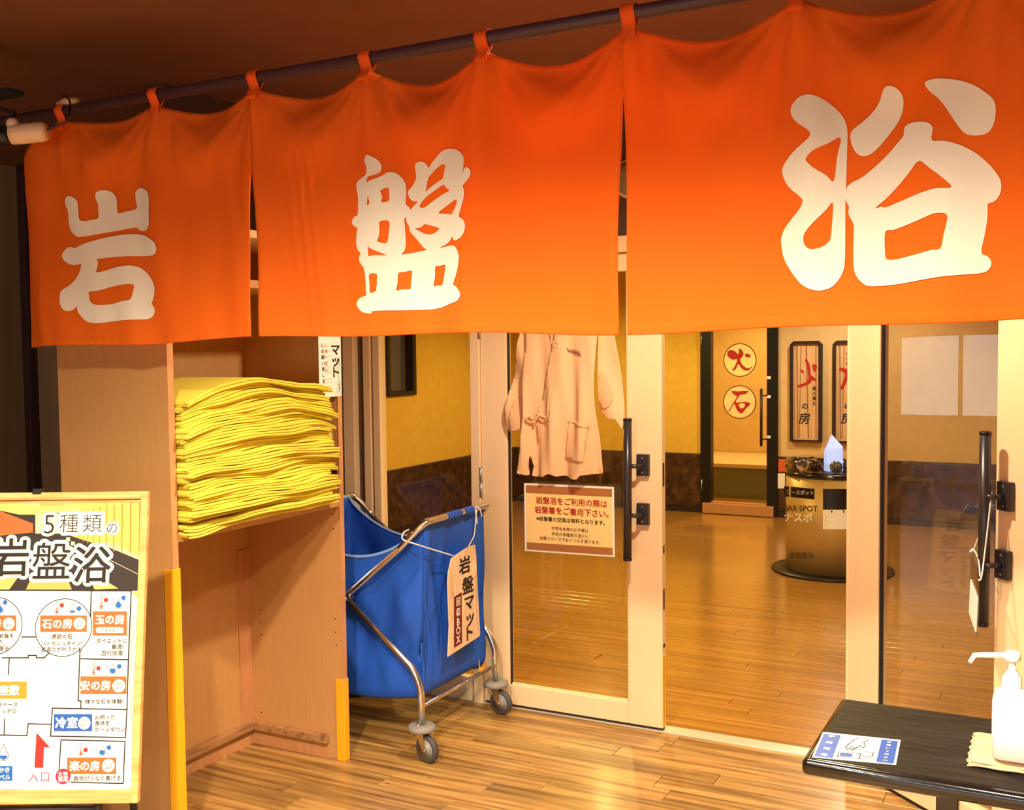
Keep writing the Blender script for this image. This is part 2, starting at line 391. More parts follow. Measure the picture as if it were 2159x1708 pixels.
# wall over the doors
struct(rbox(-4.9, 3, YD-.02, YD+.1, 1.925, 2.45).build('wall_front', 'wall_dark'))
# hall: dark wall beside the cabinet, side and back walls
wl = struct(rbox(-4.9, -2.93, 3.76, 3.9, 0, 2.45).build('wall_left', 'wall_olive'))
struct(rbox(-4.9, -4.8, -4, 3.76, 0, 2.45).build('wall_left', 'wall_olive'))
struct(rbox(-2.93, -2.87, 2.86, YD-.02, 0, 2.45).build('wall_left', 'wall_dark'))
for x0, x1, d in ((-4.90+.16, -4.69, .05), (-4.30, -4.285, .02), (-4.42, -4.405, .03)):
    struct(rbox(x0, x1, 3.76-d, 3.765, 0, 2.45).build('trim_2', 'trim_purple', bevel=.003))
struct(rbox(.95, 3, YD-.02, YD+.1, 0, 1.925).build('wall_front', 'wall_dark')); struct(rbox(-4.9, -2.93, 3.9, YD+.1, 0, 1.925).build('wall_front', 'wall_dark'))
struct(rbox(2.9, 3, -4, YD, 0, 2.45).build('wall_right', 'hall_wall'))
# hall back wall with a daylight window
m = MB().box(-4.9, -2.2, -4.1, -4, 0, 2.45).box(1.4, 3, -4.1, -4, 0, 2.45).box(-2.2, 1.4, -4.1, -4, 0, .75).box(-2.2, 1.4, -4.1, -4, 1.75, 2.45)
struct(m.build('wall_back', 'hall_wall'))
wn = struct(rbox(-2.2, 1.4, -4.09, -4.06, .75, 1.75).build('window_1', 'daylight'))
for x in (-2.2, -1.02, .16, 1.36): struct(rbox(x, x+.04, -4.06, -4.0, .75, 1.75).build('window_mullion', 'frame_brown', wn))
# room behind: walls, dado
def wallbox(*a, mat='wall_yellow', name='wall_back'): return struct(rbox(*a).build(name, mat))
wallbox(XL-.1, XL, YD+.1, 7.12, 0, 2.3, name='wall_left'); wallbox(XL-.1, XL, 7.5, YB, 0, 2.3, name='wall_left')
wallbox(XL-.1, XL, 7.12, 7.5, 0, 1.14, name='wall_left'); wallbox(XL-.1, XL, 7.12, 7.5, 2.0, 2.3, name='wall_left')
w2 = empty('window_2', (XL, 7.3, 1.14)); w2['kind'] = 'structure'
m = MB().box(XL-.06, XL+.02, 7.10, 7.14, 1.12, 2.02).box(XL-.06, XL+.02, 7.47, 7.52, 1.12, 2.02).box(XL-.06, XL+.02, 7.14, 7.47, 1.12, 1.155).box(XL-.06, XL+.02, 7.14, 7.47, 1.98, 2.02)
m.build('window_frame', 'black', w2, bevel=.003); rbox(XL-.045, XL-.04, 7.14, 7.47, 1.155, 1.98).build('pane', 'glass', w2)
rbox(XL-.75, XL-.7, 6.8, 7.9, .6, 2.2).build('recess_panel', 'wall_tan', w2)
wallbox(XL-.1, -2.93, YB, YB+.1, 0, 2.3); wallbox(-2.24, 2.6, YB, YB+.1, 0, 2.3, mat='wall_tan'); wallbox(-2.93, -2.24, YB, YB+.1, 1.71, 2.3)
wallbox(2.5, 2.6, YD+.1, YB, 0, 2.3, mat='wall_tan', name='wall_right')
def tiles(x0, y0, x1, y1, name='dado_slab'):
    """dado of dark stone slabs along a wall, each slab a piece of its own"""
    a, b = Vector((x0, y0, 0)), Vector((x1, y1, 0)); d = b-a; n = max(1, round(d.length/.6)); t = d.normalized(); nr = Vector((t.y, -t.x, 0))
    root = struct(MB().obox(a, d, nr*.006, (0, 0, DADO)).build('trim_3', 'frame_brown'))
    for i in range(n):
        p = a + d*(i/n) + t*.0015
        MB().obox(p+nr*.005+Vector((0, 0, .052)), d/n-t*.003, nr*.016, (0, 0, DADO-.055)).build(name, 'dado_stone', root, bevel=.002)
    MB().obox(a+nr*.005, d, nr*.02, (0, 0, .05)).build('skirting', 'frame_brown', root)
tiles(XL, YD+.12, XL, YB); tiles(XL, YB, -2.93, YB); tiles(-2.24, YB, 2.5, YB)
# frames of the entrance
def frame_post(x0, x1, mat='cream_paint', z1=1.86, y0=YD-.03, y1=YD+.04, n='trim_4'): return struct(rbox(x0, x1, y0, y1, 0, z1).build(n, mat, bevel=.003))
frame_post(-2.93, -2.815); frame_post(-2.815, -2.774, 'gap_shade_wear', y0=YD+.005); frame_post(-2.774, -2.737, y0=YD-.015); frame_post(-2.737, -2.727, 'dark_seal', y0=YD+.01); frame_post(-2.727, -2.69, y0=YD-.01)
frame_post(-2.222, -2.178); frame_post(-.70, -.63, y0=YD-.01); frame_post(.86, .95)
struct(rbox(-2.93, .95, YD-.035, YD+.05, 1.862, 1.925).build('trim_5', 'cream_paint', bevel=.003))
for k, (x0, x1) in enumerate(((-2.69, -2.222), (-.63, .86))):
    w = empty('window_%d' % (3+k), ((x0+x1)/2, YD, 0)); w['kind'] = 'structure'
    rbox(x0, x1, YD-.01, YD+.03, 0, .1).build('bottom_rail', 'cream_paint', w, bevel=.003)
    rbox(x0, x1, YD-.01, YD+.03, 1.79, 1.862).build('top_rail', 'cream_paint', w, bevel=.003)
    rbox(x0-.004, x1+.004, YD+.006, YD+.012, .095, 1.795).build('pane', 'glass', w)
# door leaves
def leaf(name, o, d, width, gl, gr, nrm):
    """o: hinge corner on the face seen, d: along the leaf, nrm: out of the face seen"""
    o, d, nrm = Vector(o), Vector(d).normalized(), Vector(nrm).normalized(); root = empty(name, o); root['kind'] = 'structure'
    up = Vector((0, 0, 1)); th = -nrm*.04
    def bar(n, s0, s1, z0, z1, t=th, off=0., mat='cream_paint', bv=.003): return MB().obox(o+d*s0+up*z0+nrm*off, d*(s1-s0), t, up*(z1-z0)).build(n, mat, root, bevel=bv)
    bar('hinge_stile', 0, gl, .014, 1.855); bar('lock_stile', gr, width, .014, 1.855)
    bar('bottom_rail', gl, gr, .014, .098); bar('top_rail', gl, gr, 1.79, 1.855)
    sl = -nrm*.012
    bar('glazing_bead', gl, gl+.007, .098, 1.79, sl, -.008, 'dark_seal', 0); bar('glazing_bead', gr-.004, gr, .098, 1.79, sl, -.008, 'cream_paint', 0)
    bar('glazing_bead', gl, gr, .098, .104, sl, -.008, 'cream_paint', 0)
    bar('pane', gl-.004, gr+.004, .094, 1.794, -nrm*.006, -.017, 'glass', 0)
    bar('bottom_gap_seal', .005, width-.005, .001, .016, -nrm*.03, -.006, 'dark_seal', 0)
    return root
d1 = leaf('door_1', (-2.176, YD-.02, 0), (1, 0, 0), .791, .122, .649, (0, -1, 0))
for z in (.94, .25, 1.6):
    h = MB().tube([(-2.177, YD-.026, z-.062), (-2.177, YD-.026, z-.002)], .007, 10).build('hinge', 'steel_dull', d1, True)
    MB().tube([(-2.177, YD-.026, z+.002), (-2.177, YD-.026, z+.062)], .007, 10).build('hinge', 'steel_dull', d1, True)
LA = Vector((-.607, 3.779, 0)); LD = Vector((.736, -.677, 0)).normalized(); LN = Vector((-.677, -.736, 0)).normalized()
d2 = leaf('door_2', LA-LD*.098, LD, .80, .152, .668, LN)
# wear on the free edge of the left leaf, corner protector
MB().box(-1.3855, -1.383, YD-.02, YD+.004, .02, .30).build('edge_protector', 'guard_yellow', d1)
for z0, z1, mt in ((.33, .345, 'dark_seal'), (.96, 1.05, 'dark_seal'), (.70, .73, 'gap_shade_wear'), (.48, .56, 'gap_shade_wear'), (.12, .22, 'gap_shade_wear')):
    MB().box(-1.3848, -1.3842, YD-.012, YD+.006, z0, z1).build('latch_plate' if z1 > .9 else 'worn_patch', mt, d1)
def pull(door, top, bot, plates, n, dirp):
    """round pull bar held by two brackets"""
    b = MB().tube([top, bot], .0165, 20).build('pull_bar', 'handle_dark', door, True)
    for e, s in ((top, 1), (bot, -1)): MB().lathe([(.0172, 0), (.0172, .008), (.015, .010)], Vector(e)-Vector((0, 0, .004*(1+s)))+Vector((0, 0, 0)), 20).build('end_cap', 'black', b, True)
    n = Vector(n).normalized(); dirp = Vector(dirp).normalized()
    for c in plates:
        c = Vector(c)
        br = MB().obox(c-dirp*.025-Vector((0, 0, .042)), dirp*.05, n*.02, (0, 0, .084)).build('bracket', 'handle_dark', door, bevel=.003)
        t = Vector(((Vector(top).x+Vector(bot).x)/2, (Vector(top).y+Vector(bot).y)/2, c.z))
        k = c+n*.012; q = k+n*(t-k).dot(n)
        MB().tube([k, k.lerp(q, .7), q.lerp(t, .25), t], .0085, 10).build('arm', 'handle_dark', br, True)
        for dz in (-.028, .028): MB().lathe([(.004, 0), (.003, .002)], c+n*.02+Vector((0, 0, dz)), 10, n).build('screw', 'steel_dull', br)
pull(d1, onY(1323, 883, YD-.085), onY(1323, 1182, YD-.085), [onY(1358, 980, YD-.02), onY(1358, 1083, YD-.02)], (0, -1, 0), (1, 0, 0))
LP = Plane(LA, LD, (0, 0, 1))
LPf = Plane(LA+LN*.06, LD, (0, 0, 1))
pull(d2, LPf.hit(2078, 911), LPf.hit(2072, 1320), [LP.hit(2126, 1046), LP.hit(2121, 1190)], LN, LD)

# glass door of the far room and the room behind it
fd = empty('door_3', (-2.585, YB, 0)); fd['kind'] = 'structure'
rbox(-2.93, -2.835, YB-.03, YB+.06, .0, 1.72).build('jamb', 'black', fd, bevel=.003); rbox(-2.335, -2.24, YB-.03, YB+.06, .0, 1.72).build('jamb', 'black', fd, bevel=.003)
rbox(-2.835, -2.335, YB-.03, YB+.06, 1.665, 1.72).build('head', 'black', fd)
rbox(-2.905, -2.27, YB-.06, YB-.028, .005, .095).build('step_board', 'step_wood', fd, bevel=.003); rbox(-2.835, -2.335, YB-.02, YB+.05, .0, .105).build('sill', 'step_wood', fd)
rbox(-2.835, -2.335, YB+.0, YB+.008, .105, 1.665).build('pane', 'glass', fd)
MB().tube([(-2.372, YB-.07, .62), (-2.372, YB-.07, 1.12)], .012, 10).build('pull_bar', 'frame_brown', fd, True)
for z in (.68, 1.06): MB().tube([(-2.372, YB-.07, z), (-2.33, YB-.028, z)], .006, 8).build('bracket', 'frame_brown', fd, True)
for z in (1.215, 1.05, .70): rbox(-2.332, -2.30, YB-.0325, YB-.03, z-.012, z+.012).build('small_label', 'paper', fd)
for z in (.25, 1.55): MB().tube([(-2.917, YB-.034, z-.05), (-2.917, YB-.034, z+.05)], .006, 8).build('hinge', 'steel_dull', fd, True)
PB = Plane((-2.585, YB-.004, 0), (1, 0, 0), (0, 0, 1))
def crop(x0, y0, s): return lambda pts: [(x0+a/s, y0+b/s) for a, b in pts]
k5 = crop(1500, 700, 8.542)
FIRE = k5([(285, 400), (300, 350), (345, 325), (400, 335), (450, 370), (487, 405), (495, 350), (497, 310), (515, 298), (545, 320), (583, 385), (560, 440), (522, 490), (520, 510), (545, 570), (590, 620), (640, 650), (690, 648), (745, 605), (710, 660), (670, 695), (620, 695), (570, 675), (520, 625), (483, 575), (460, 625), (430, 680), (375, 695), (370, 685), (400, 650), (440, 580), (465, 490), (420, 498), (370, 495), (320, 460), (290, 430)])
FDOT = k5([(605, 410), (630, 390), (690, 405), (708, 430), (690, 455), (640, 458), (615, 440)])
STONE = k5([(360, 1075), (400, 1062), (470, 1072), (560, 1062), (665, 1062), (655, 1085), (625, 1115), (560, 1125), (505, 1140), (500, 1165), (470, 1195), (440, 1255), (470, 1275), (560, 1260), (640, 1260), (700, 1285), (680, 1330), (630, 1370), (580, 1435), (540, 1467), (490, 1440), (460, 1400), (430, 1330), (410, 1295), (370, 1350), (330, 1425), (325, 1450), (312, 1420), (320, 1400), (380, 1300), (410, 1255), (460, 1165), (430, 1140), (390, 1110)])
SHOLE = k5([(490, 1310), (530, 1285), (595, 1285), (605, 1330), (570, 1370), (535, 1378), (510, 1355)])
for (x, y), mt in (((1560, 759.3), 'disc_cream'), ((1559.5, 847.8), 'disc_peach')):
    m = MB(); pdisc(m, PB, x, y, 35.5, 1, .001); pdisc(m, PB, x, y, 33.5, 0, .002)
    if mt == 'disc_cream': ppoly(m, PB, FIRE, 2, .003, k=2); ppoly(m, PB, FDOT, 2, .003, k=2)
    else: ppoly(m, PB, STONE, 2, .003, [SHOLE], k=2)
    m.build('round_sticker', [mt, 'ring_red', 'brush_red'], fd)
# small hot room behind that door
m = MB().box(-3.9, -3.8, YB+.1, YB+2.2, 0, 2.3).box(-1.5, -1.4, YB+.1, YB+2.2, 0, 2.3).box(-3.9, -1.4, YB+2.1, YB+2.2, 0, 2.3)
struct(m.build('wall_back', 'wall_tan')); struct(rbox(-3.9, -1.4, YB+.1, YB+2.2, 2.3, 2.36).build('ceiling', 'ceiling_room'))
be = empty('bench', (-2.65, YB+1.5, 0), 'long cream bench behind the glass door with red characters', 'bench')
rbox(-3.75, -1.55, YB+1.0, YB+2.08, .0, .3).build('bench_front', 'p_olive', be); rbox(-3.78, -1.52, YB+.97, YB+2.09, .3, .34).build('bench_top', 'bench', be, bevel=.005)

# ------------------------------------------------------------------ lamps in the ceilings
def downlight(spec, label, cat='downlight', group=None):
    x, y, z, w, cone, col = spec
    r = empty('recessed_downlight', (x, y, z), label, cat, group)
    MB().lathe([(.075, .02), (.085, .012), (.085, .004), (.07, .0), (.06, .006), (.055, .02)], (x, y, z), 24).build('trim_ring', 'cream_plastic', r, True)
    MB().lathe([(.055, .016), (.055, .012)], (x, y, z), 24).build('lens', 'lamp_lens', r)
    l = spotlamp(x, y, z, w, cone, col); l.parent = r; l.matrix_parent_inverse = Matrix.Translation(-r.location)
for s_, w_ in zip(HALL, ('in front of the curtain towards the side table', 'in front of the middle of the curtain', 'over the right side of the hall', 'over the left side of the hall', 'between the curtain and the glass doors')):
    downlight(s_, 'round recessed downlight in the dark ceiling, ' + w_, group='hall downlights')
for s_, w_ in zip(ROOM, ('near the left glass panel', 'just inside the entrance doors', 'near the yellow left wall', 'above the wall plaques', 'to the right of the pedestal', 'inside the hot room behind the black glass door')):
    downlight(s_, 'round recessed downlight in the pale ceiling, ' + w_, group='inner room downlights')

# ------------------------------------------------------------------ noren (split curtain)
YN = 2.2
NR = empty('noren_curtain', (-1.3, YN, 1.53), 'long orange split curtain with three big white characters', 'curtain')
TABX = [-2.60, -2.232, -1.882, -1.531, -1.208, -.850, -.495, -.14, .21]
XA, XE = -2.845, .24
SLITS = [(-1.889, 1.985, .030), (-.861, 2.048, .022)]
RODZ = lambda x: 2.203 + (x+1.9)*.009
def ntop(x):
    """height of the top hem: carried at the tabs, sagging between them"""
    z = RODZ(x)-.026
    for a, b, s in zip(TABX, TABX[1:], (.018, .036, .04, .050, .052, .05, .05, .05)):
        if a <= x <= b: t = (x-a)/(b-a); z -= s*(math.sin(math.pi*t)**.9)
    if x < TABX[0]: z -= (TABX[0]-x)*.30
    return z
def nbot(x):
    return 1.525 + .008*math.sin(3.1*x+.6) + .018*max(0., (x+1.9)/1.9) + .004*math.sin(9*x)
def ndisp(x, z):
    """how far the cloth hangs in front of (-) or behind (+) its plane"""
    zt = ntop(x); h = max(0., zt-z); d = 0.
    for i, (a, b) in enumerate(zip(TABX, TABX[1:])):
        if a <= x <= b:
            t = (x-a)/(b-a); s = math.sin(math.pi*t)
            d += .034*s*s*math.exp(-(h/.045)**2) - .022*s*s*math.exp(-((h-.11)/.06)**2)
            d += .0045*math.cos(4*math.pi*t + i*1.3)*math.exp(-h/.35)*(1-math.exp(-h/.03))
    for i, a in enumerate(TABX):
        lean = .06*math.sin(i*2.3+1); xx = x-a-lean*h*2.2; wd = .020+.09*h
        d -= (.017*math.exp(-h/.30)+.006)*math.exp(-(xx/wd)**2)*(1-math.exp(-h/.02))
        d += .011*math.exp(-h/.5)*math.exp(-((xx-1.7*wd)/(.7*wd))**2)
    d += .0075*math.sin(19*x+2.6*math.sin(3*z+x*2))*min(1, h/.25)*(.55+.45*math.sin(2.3*x+1)) + .0022*math.sin(47*x+5*z)*min(1, h/.3)
    d += .0025*math.sin(14*(x*.7+z)+2)*min(1, h/.2)
    nz = max(0., noise.noise(Vector((x*5, z*3, 3.7)))+.1); lean = 30*noise.noise(Vector((x*2.2, 9.1, .5)))
    d += .0062*nz*math.sin(70*x+lean*z)*min(1, h/.08)*math.exp(-h/.9) + .004*noise.noise(Vector((x*9, z*6, 1.3)))*min(1, h/.1)
    for a_, b_ in zip(TABX, TABX[1:]):       # creases radiating from the tabs
        for c_, sg_ in ((a_, 1), (b_, -1)):
            u_ = (x-c_)*sg_
            if 0 <= u_ < .25 and h < .45: an = math.atan2(u_, h+.02); d += .0040*math.sin(an*16+c_*5)*math.exp(-math.hypot(u_, h)/.16)*min(1, h/.03)
    if x < -2.70: d += .055*((-2.70-x)/.14)**1.5
    for sx, sz, g in SLITS:
        if z < sz: d -= .010*math.exp(-abs(x-sx)/.03)*min(1, (sz-z)/.3)
    return d
def npt(x, z, off=0.): return Vector((x, YN+ndisp(x, z)+off, z))
edges = [XA, SLITS[0][0], SLITS[1][0], XE]
for k in range(3):
    x0, x1 = edges[k], edges[k+1]; nu = int((x1-x0)/.0105); nv = 66
    def fn(u, v, k=k, x0=x0, x1=x1):
        xl, xr = x0, x1; xm = x0+(x1-x0)*u; z = nbot(xm)*(1-v)+ntop(xm)*v
        if k > 0:
            sx, sz, g = SLITS[k-1]; q = max(0., (sz-z)/(sz-1.53)); xl += g*.38*math.sin(min(1, q*1.25)*math.pi*.62)*(1 if q > 0 else 0)
        if k < 2:
            sx, sz, g = SLITS[k]; q = max(0., (sz-z)/(sz-1.53)); xr -= g*.55*math.sin(min(1, q*1.15)*math.pi*.58)
        x = xl+(xr-xl)*u
        return npt(x, z)
    mb = MB().grid(fn, nu, nv)
    p = mb.build('cloth_panel', 'noren', NR, True, solid=.0016)
    # hem along the bottom, a second layer of cloth
    def hem(u, v, x0=x0, x1=x1):
        a = x0+.016+(x1-x0-.03)*u; z = nbot(a)+.0015+.022*v; return npt(a, z, -.0016-.0012*math.sin(math.pi*v)+.0004*math.sin(160*a))
    MB().grid(hem, int((x1-x0)/.008), 5).build('hem', 'noren', NR, True)
for i, a in enumerate(TABX):
    zr = RODZ(a); w = .016; rr = .0195
    prof = [(-.003, ntop(a)-.030), (-.004, ntop(a)-.002)] + [(-rr*math.cos(t), zr+rr*math.sin(t)) for t in [R(q) for q in range(0, 181, 15)]] + [(.004, ntop(a)-.002), (.003, ntop(a)-.03)]
    def tb(u, v, prof=prof, a=a):
        q = v*(len(prof)-1); j = min(int(q), len(prof)-2); t = q-j
        y = prof[j][0]*(1-t)+prof[j+1][0]*t; z = prof[j][1]*(1-t)+prof[j+1][1]*t
        return Vector((a-w+2*w*u+.012*(zr-z)*(1 if i % 2 else -1), YN+y+(ndisp(a, z) if z < ntop(a) else 0)*1., z))
    MB().grid(tb, 3, 48).build('hanging_tab', 'tab_orange', NR, True, solid=.002)
kA, kB = crop(1440, 0, 2.9958), crop(1630, 400, 4.318)
k1, k2, k3 = crop(120, 390, 5.692), crop(740, 300, 6.833), crop(740, 500, 7.996)
CH = []
CH.append([[k1([(200, 140), (255, 155), (300, 205), (312, 300), (315, 390), (335, 432), (390, 438), (450, 420), (520, 400), (522, 300), (518, 230), (500, 180), (495, 120), (520, 80), (590, 65), (660, 85), (705, 130), (722, 190), (735, 335), (830, 318), (958, 285), (955, 220), (945, 150), (945, 90), (980, 48), (1030, 40), (1100, 65), (1145, 110), (1162, 180), (1163, 300), (1165, 460), (1150, 505), (1115, 545), (1060, 555), (1000, 545), (960, 512), (860, 525), (740, 550), (600, 575), (450, 605), (310, 628), (240, 605), (190, 560), (162, 500), (160, 400), (160, 310), (135, 260), (130, 200), (155, 155)])],
 [k1([(160, 742), (225, 755), (350, 712), (500, 660), (650, 622), (800, 597), (900, 590), (1010, 595), (1110, 620), (1200, 670), (1250, 720), (1262, 780), (1245, 825), (1190, 850), (1080, 857), (900, 855), (720, 865), (570, 880), (500, 892), (510, 930), (500, 1000), (490, 1050), (600, 1025), (720, 990), (830, 970), (920, 970), (1010, 995), (1100, 1060), (1170, 1140), (1200, 1220), (1195, 1300), (1165, 1380), (1142, 1425), (1172, 1470), (1175, 1525), (1150, 1575), (1090, 1610), (1000, 1615), (800, 1625), (650, 1643), (520, 1658), (430, 1655), (370, 1635), (310, 1580), (270, 1520), (252, 1465), (215, 1500), (165, 1515), (115, 1495), (85, 1440), (72, 1370), (80, 1280), (140, 1225), (210, 1150), (265, 1060), (300, 950), (220, 962), (150, 950), (95, 910), (65, 860), (75, 810), (110, 765)]),
  k1([(400, 1285), (500, 1270), (640, 1230), (780, 1200), (880, 1190), (925, 1195), (940, 1215), (925, 1300), (900, 1375), (800, 1395), (690, 1425), (590, 1440), (490, 1440), (440, 1420), (412, 1385), (405, 1330)])]])
CH.append([[k2([(270, 190), (330, 210), (400, 245), (450, 290), (478, 350), (475, 410), (450, 450), (390, 475), (310, 495), (270, 520), (264, 590), (300, 562), (400, 530), (480, 495), (540, 445), (600, 432), (660, 450), (720, 500), (765, 560), (790, 630), (797, 720), (795, 885), (830, 930), (855, 980), (820, 1060), (785, 1105), (790, 1200), (803, 1350), (808, 1480), (795, 1560), (755, 1625), (700, 1700), (600, 1700), (560, 1635), (430, 1580), (320, 1530), (296, 1505), (297, 1600), (299, 1690), (240, 1690), (190, 1615), (140, 1560), (115, 1490), (112, 1400), (128, 1280), (128, 1240), (80, 1215), (40, 1170), (45, 1120), (80, 1075), (130, 1050), (128, 900), (125, 800), (105, 720), (88, 640), (100, 580), (140, 540), (210, 500), (255, 450), (258, 370), (240, 320), (220, 285), (230, 235)]),
  k2([(465, 710), (505, 680), (548, 660), (575, 670), (583, 740), (582, 850), (485, 870), (495, 800), (480, 745)]),
  k2([(465, 1153), (590, 1143), (590, 1300), (575, 1420), (545, 1462), (480, 1452), (425, 1430), (450, 1360), (463, 1260)]),
  k2([(281, 785), (296, 830), (310, 885), (275, 915), (274, 850)])],
 [k2([(1140, 375), (1190, 310), (1260, 225), (1330, 150), (1400, 112), (1460, 102), (1540, 112), (1610, 150), (1660, 205), (1675, 270), (1665, 360), (1645, 455), (1675, 395), (1710, 372), (1750, 390), (1775, 430), (1770, 490), (1730, 550), (1680, 600), (1645, 640), (1668, 700), (1665, 770), (1640, 860), (1600, 980), (1575, 1070), (1640, 1120), (1668, 1180), (1665, 1260), (1635, 1330), (1590, 1380), (1520, 1415), (1480, 1395), (1465, 1360), (1420, 1430), (1350, 1480), (1260, 1520), (1200, 1590), (1120, 1590), (1090, 1550), (1040, 1510), (960, 1410), (880, 1320), (850, 1270), (840, 1210), (810, 1150), (805, 1090), (830, 1030), (855, 975), (900, 915), (960, 858), (900, 850), (850, 815), (822, 750), (825, 700), (880, 640), (930, 565), (950, 520), (950, 440), (942, 350), (965, 305), (1030, 288), (1090, 305), (1125, 345)]),
  k2([(1085, 715), (1100, 640), (1125, 525), (1180, 455), (1260, 375), (1330, 330), (1370, 325), (1380, 350), (1360, 430), (1338, 520), (1280, 560), (1200, 615), (1130, 670)]),
  k2([(1345, 615), (1385, 660), (1430, 700), (1330, 750), (1200, 835), (1080, 930), (1020, 945), (992, 930), (1010, 885), (1080, 800), (1180, 720), (1280, 650)]),
  k2([(1258, 1020), (1330, 955), (1440, 880), (1520, 830), (1545, 850), (1525, 920), (1480, 1000), (1450, 1038), (1350, 1030)]),
  k2([(918, 1240), (990, 1230), (1030, 1205), (1065, 1180), (1150, 1200), (1262, 1240), (1220, 1290), (1160, 1320), (1100, 1325), (1030, 1305), (970, 1270)])],
 [k3([(345, 330), (450, 310), (560, 310), (700, 318), (880, 300), (1080, 265), (1280, 212), (1370, 195), (1480, 180), (1600, 158), (1700, 140), (1750, 150), (1800, 200), (1835, 280), (1845, 350), (1840, 450), (1825, 540), (1790, 670), (1748, 798), (1810, 840), (1860, 905), (1883, 970), (1865, 1030), (1820, 1080), (1690, 1125), (1580, 1170), (1480, 1198), (1350, 1220), (1000, 1235), (600, 1240), (405, 1252), (392, 1292), (300, 1283), (220, 1262), (160, 1210), (115, 1140), (125, 1090), (160, 1050), (220, 1010), (302, 985), (300, 880), (292, 700), (275, 560), (255, 510), (210, 450), (180, 400), (185, 330), (220, 290), (280, 300)]),
  k3([(360, 632), (480, 625), (490, 720), (478, 860), (470, 912), (372, 940), (365, 800)]),
  k3([(850, 612), (940, 595), (1010, 575), (1060, 570), (1068, 640), (1055, 800), (1050, 878), (940, 885), (820, 898), (838, 780)]),
  k3([(1408, 497), (1480, 485), (1560, 465), (1588, 490), (1570, 620), (1532, 805), (1450, 815), (1383, 825), (1400, 680)])]])
CH.append([[kA([(800, 607), (870, 622), (940, 665), (1000, 725), (1030, 785), (1037, 850), (1035, 950), (1030, 1200)])+kB([(660, 110), (660, 400), (655, 650), (640, 740), (600, 820), (540, 885), (480, 912), (420, 920), (340, 905), (260, 860), (190, 780), (130, 690), (90, 600), (73, 500), (75, 430), (110, 350), (180, 260), (250, 180), (280, 110), (265, 80), (220, 40), (170, 0)])+kA([(650, 1150), (630, 1085), (645, 1040), (700, 970), (760, 920), (805, 880), (815, 850), (795, 825), (740, 790), (705, 755), (688, 710), (700, 665), (740, 625)]),
  kA([(995, 867), (975, 990), (957, 1145), (910, 1110), (840, 1070), (800, 1035), (788, 1010), (830, 960), (920, 910)]),
  kB([(548, 122), (548, 250), (530, 440), (510, 480), (460, 520), (400, 540), (340, 542), (300, 515), (283, 460), (295, 400), (350, 330), (430, 250), (490, 190)])],
 [kA([(1300, 555), (1345, 562), (1385, 600), (1397, 650), (1385, 720), (1350, 790), (1290, 870), (1230, 940), (1185, 975), (1135, 987), (1090, 960), (1060, 900), (1055, 850), (1075, 815), (1130, 775), (1190, 720), (1240, 655), (1270, 580)])],
 [kA([(1530, 535), (1570, 508), (1640, 500), (1730, 508), (1820, 535), (1900, 580), (1955, 625), (1975, 670), (1972, 740), (1955, 800), (1920, 840), (1870, 855), (1810, 855), (1770, 835), (1730, 785), (1680, 710), (1620, 630), (1560, 580)])],
 [kA([(1400, 810), (1440, 780), (1510, 773), (1555, 782), (1580, 815), (1575, 890), (1650, 893), (1740, 915), (1830, 955), (1910, 1015), (1970, 1080), (2005, 1140), (2008, 1200), (1990, 1245), (1960, 1275), (1925, 1288)])+kB([(1953, 160), (1950, 260), (1930, 400), (1897, 570), (1950, 605), (1985, 650), (1980, 700), (1940, 745), (1860, 765), (1700, 778), (1500, 800), (1300, 835), (1150, 860), (980, 878), (880, 878), (830, 860), (770, 800), (740, 720), (733, 600), (735, 400), (735, 320), (700, 250), (685, 200), (693, 160), (665, 100), (663, 30)])+kA([(1034, 1190), (1040, 1175), (1070, 1150), (1130, 1120), (1210, 1060), (1290, 985), (1350, 915), (1395, 860)]),
  kA([(1495, 1020), (1560, 1065), (1640, 1125), (1700, 1187), (1600, 1195), (1500, 1225), (1380, 1275), (1285, 1312), (1255, 1308), (1218, 1315), (1290, 1255), (1380, 1160), (1440, 1085)]),
  kB([(1025, 385), (1100, 370), (1200, 335), (1350, 275), (1460, 228), (1540, 218), (1590, 235), (1590, 290), (1560, 420), (1533, 540), (1450, 555), (1300, 595), (1150, 632), (1060, 640), (1028, 620), (1020, 560)])]])
for ci, parts in enumerate(CH):
    mb = MB()
    for loops in parts:
        lp = []
        for l in loops: lp.append(smoothpts([tuple(onY(*p, YN))[::2] for p in l], 3))
        V, Fc = lattice(lp, .012)
        mb.add([npt(a, b, -.0034) for a, b in V], Fc)
    mb.build('printed_character', 'print_white', NR, True)
rod = MB().tube([(-2.93, YN, RODZ(-2.93)), (-1.3, YN, RODZ(-1.3)), (.42, YN, RODZ(.42))], .0155, 16).build('curtain_rod', 'purple_rod', None, True)
tag(rod, 'dark purple-brown round rod carrying the orange curtain', 'curtain rod')
br = empty('rod_bracket', (-2.93, YN, 2.45), 'dark metal bracket holding the rod at the upper left', 'bracket')
MB().box(-2.965, -2.925, YN-.012, YN+.012, 2.15, 2.45).build('stem', 'dark_metal', br, bevel=.003)
MB().box(-3.05, -2.80, YN-.03, YN+.03, 2.268, 2.285).build('arm', 'dark_metal', br, bevel=.003)
b2 = MB().box(.40, .44, YN-.012, YN+.012, 2.18, 2.45).build('rod_hanger', 'dark_metal'); tag(b2, 'dark metal hanger carrying the far end of the curtain rod', 'bracket')
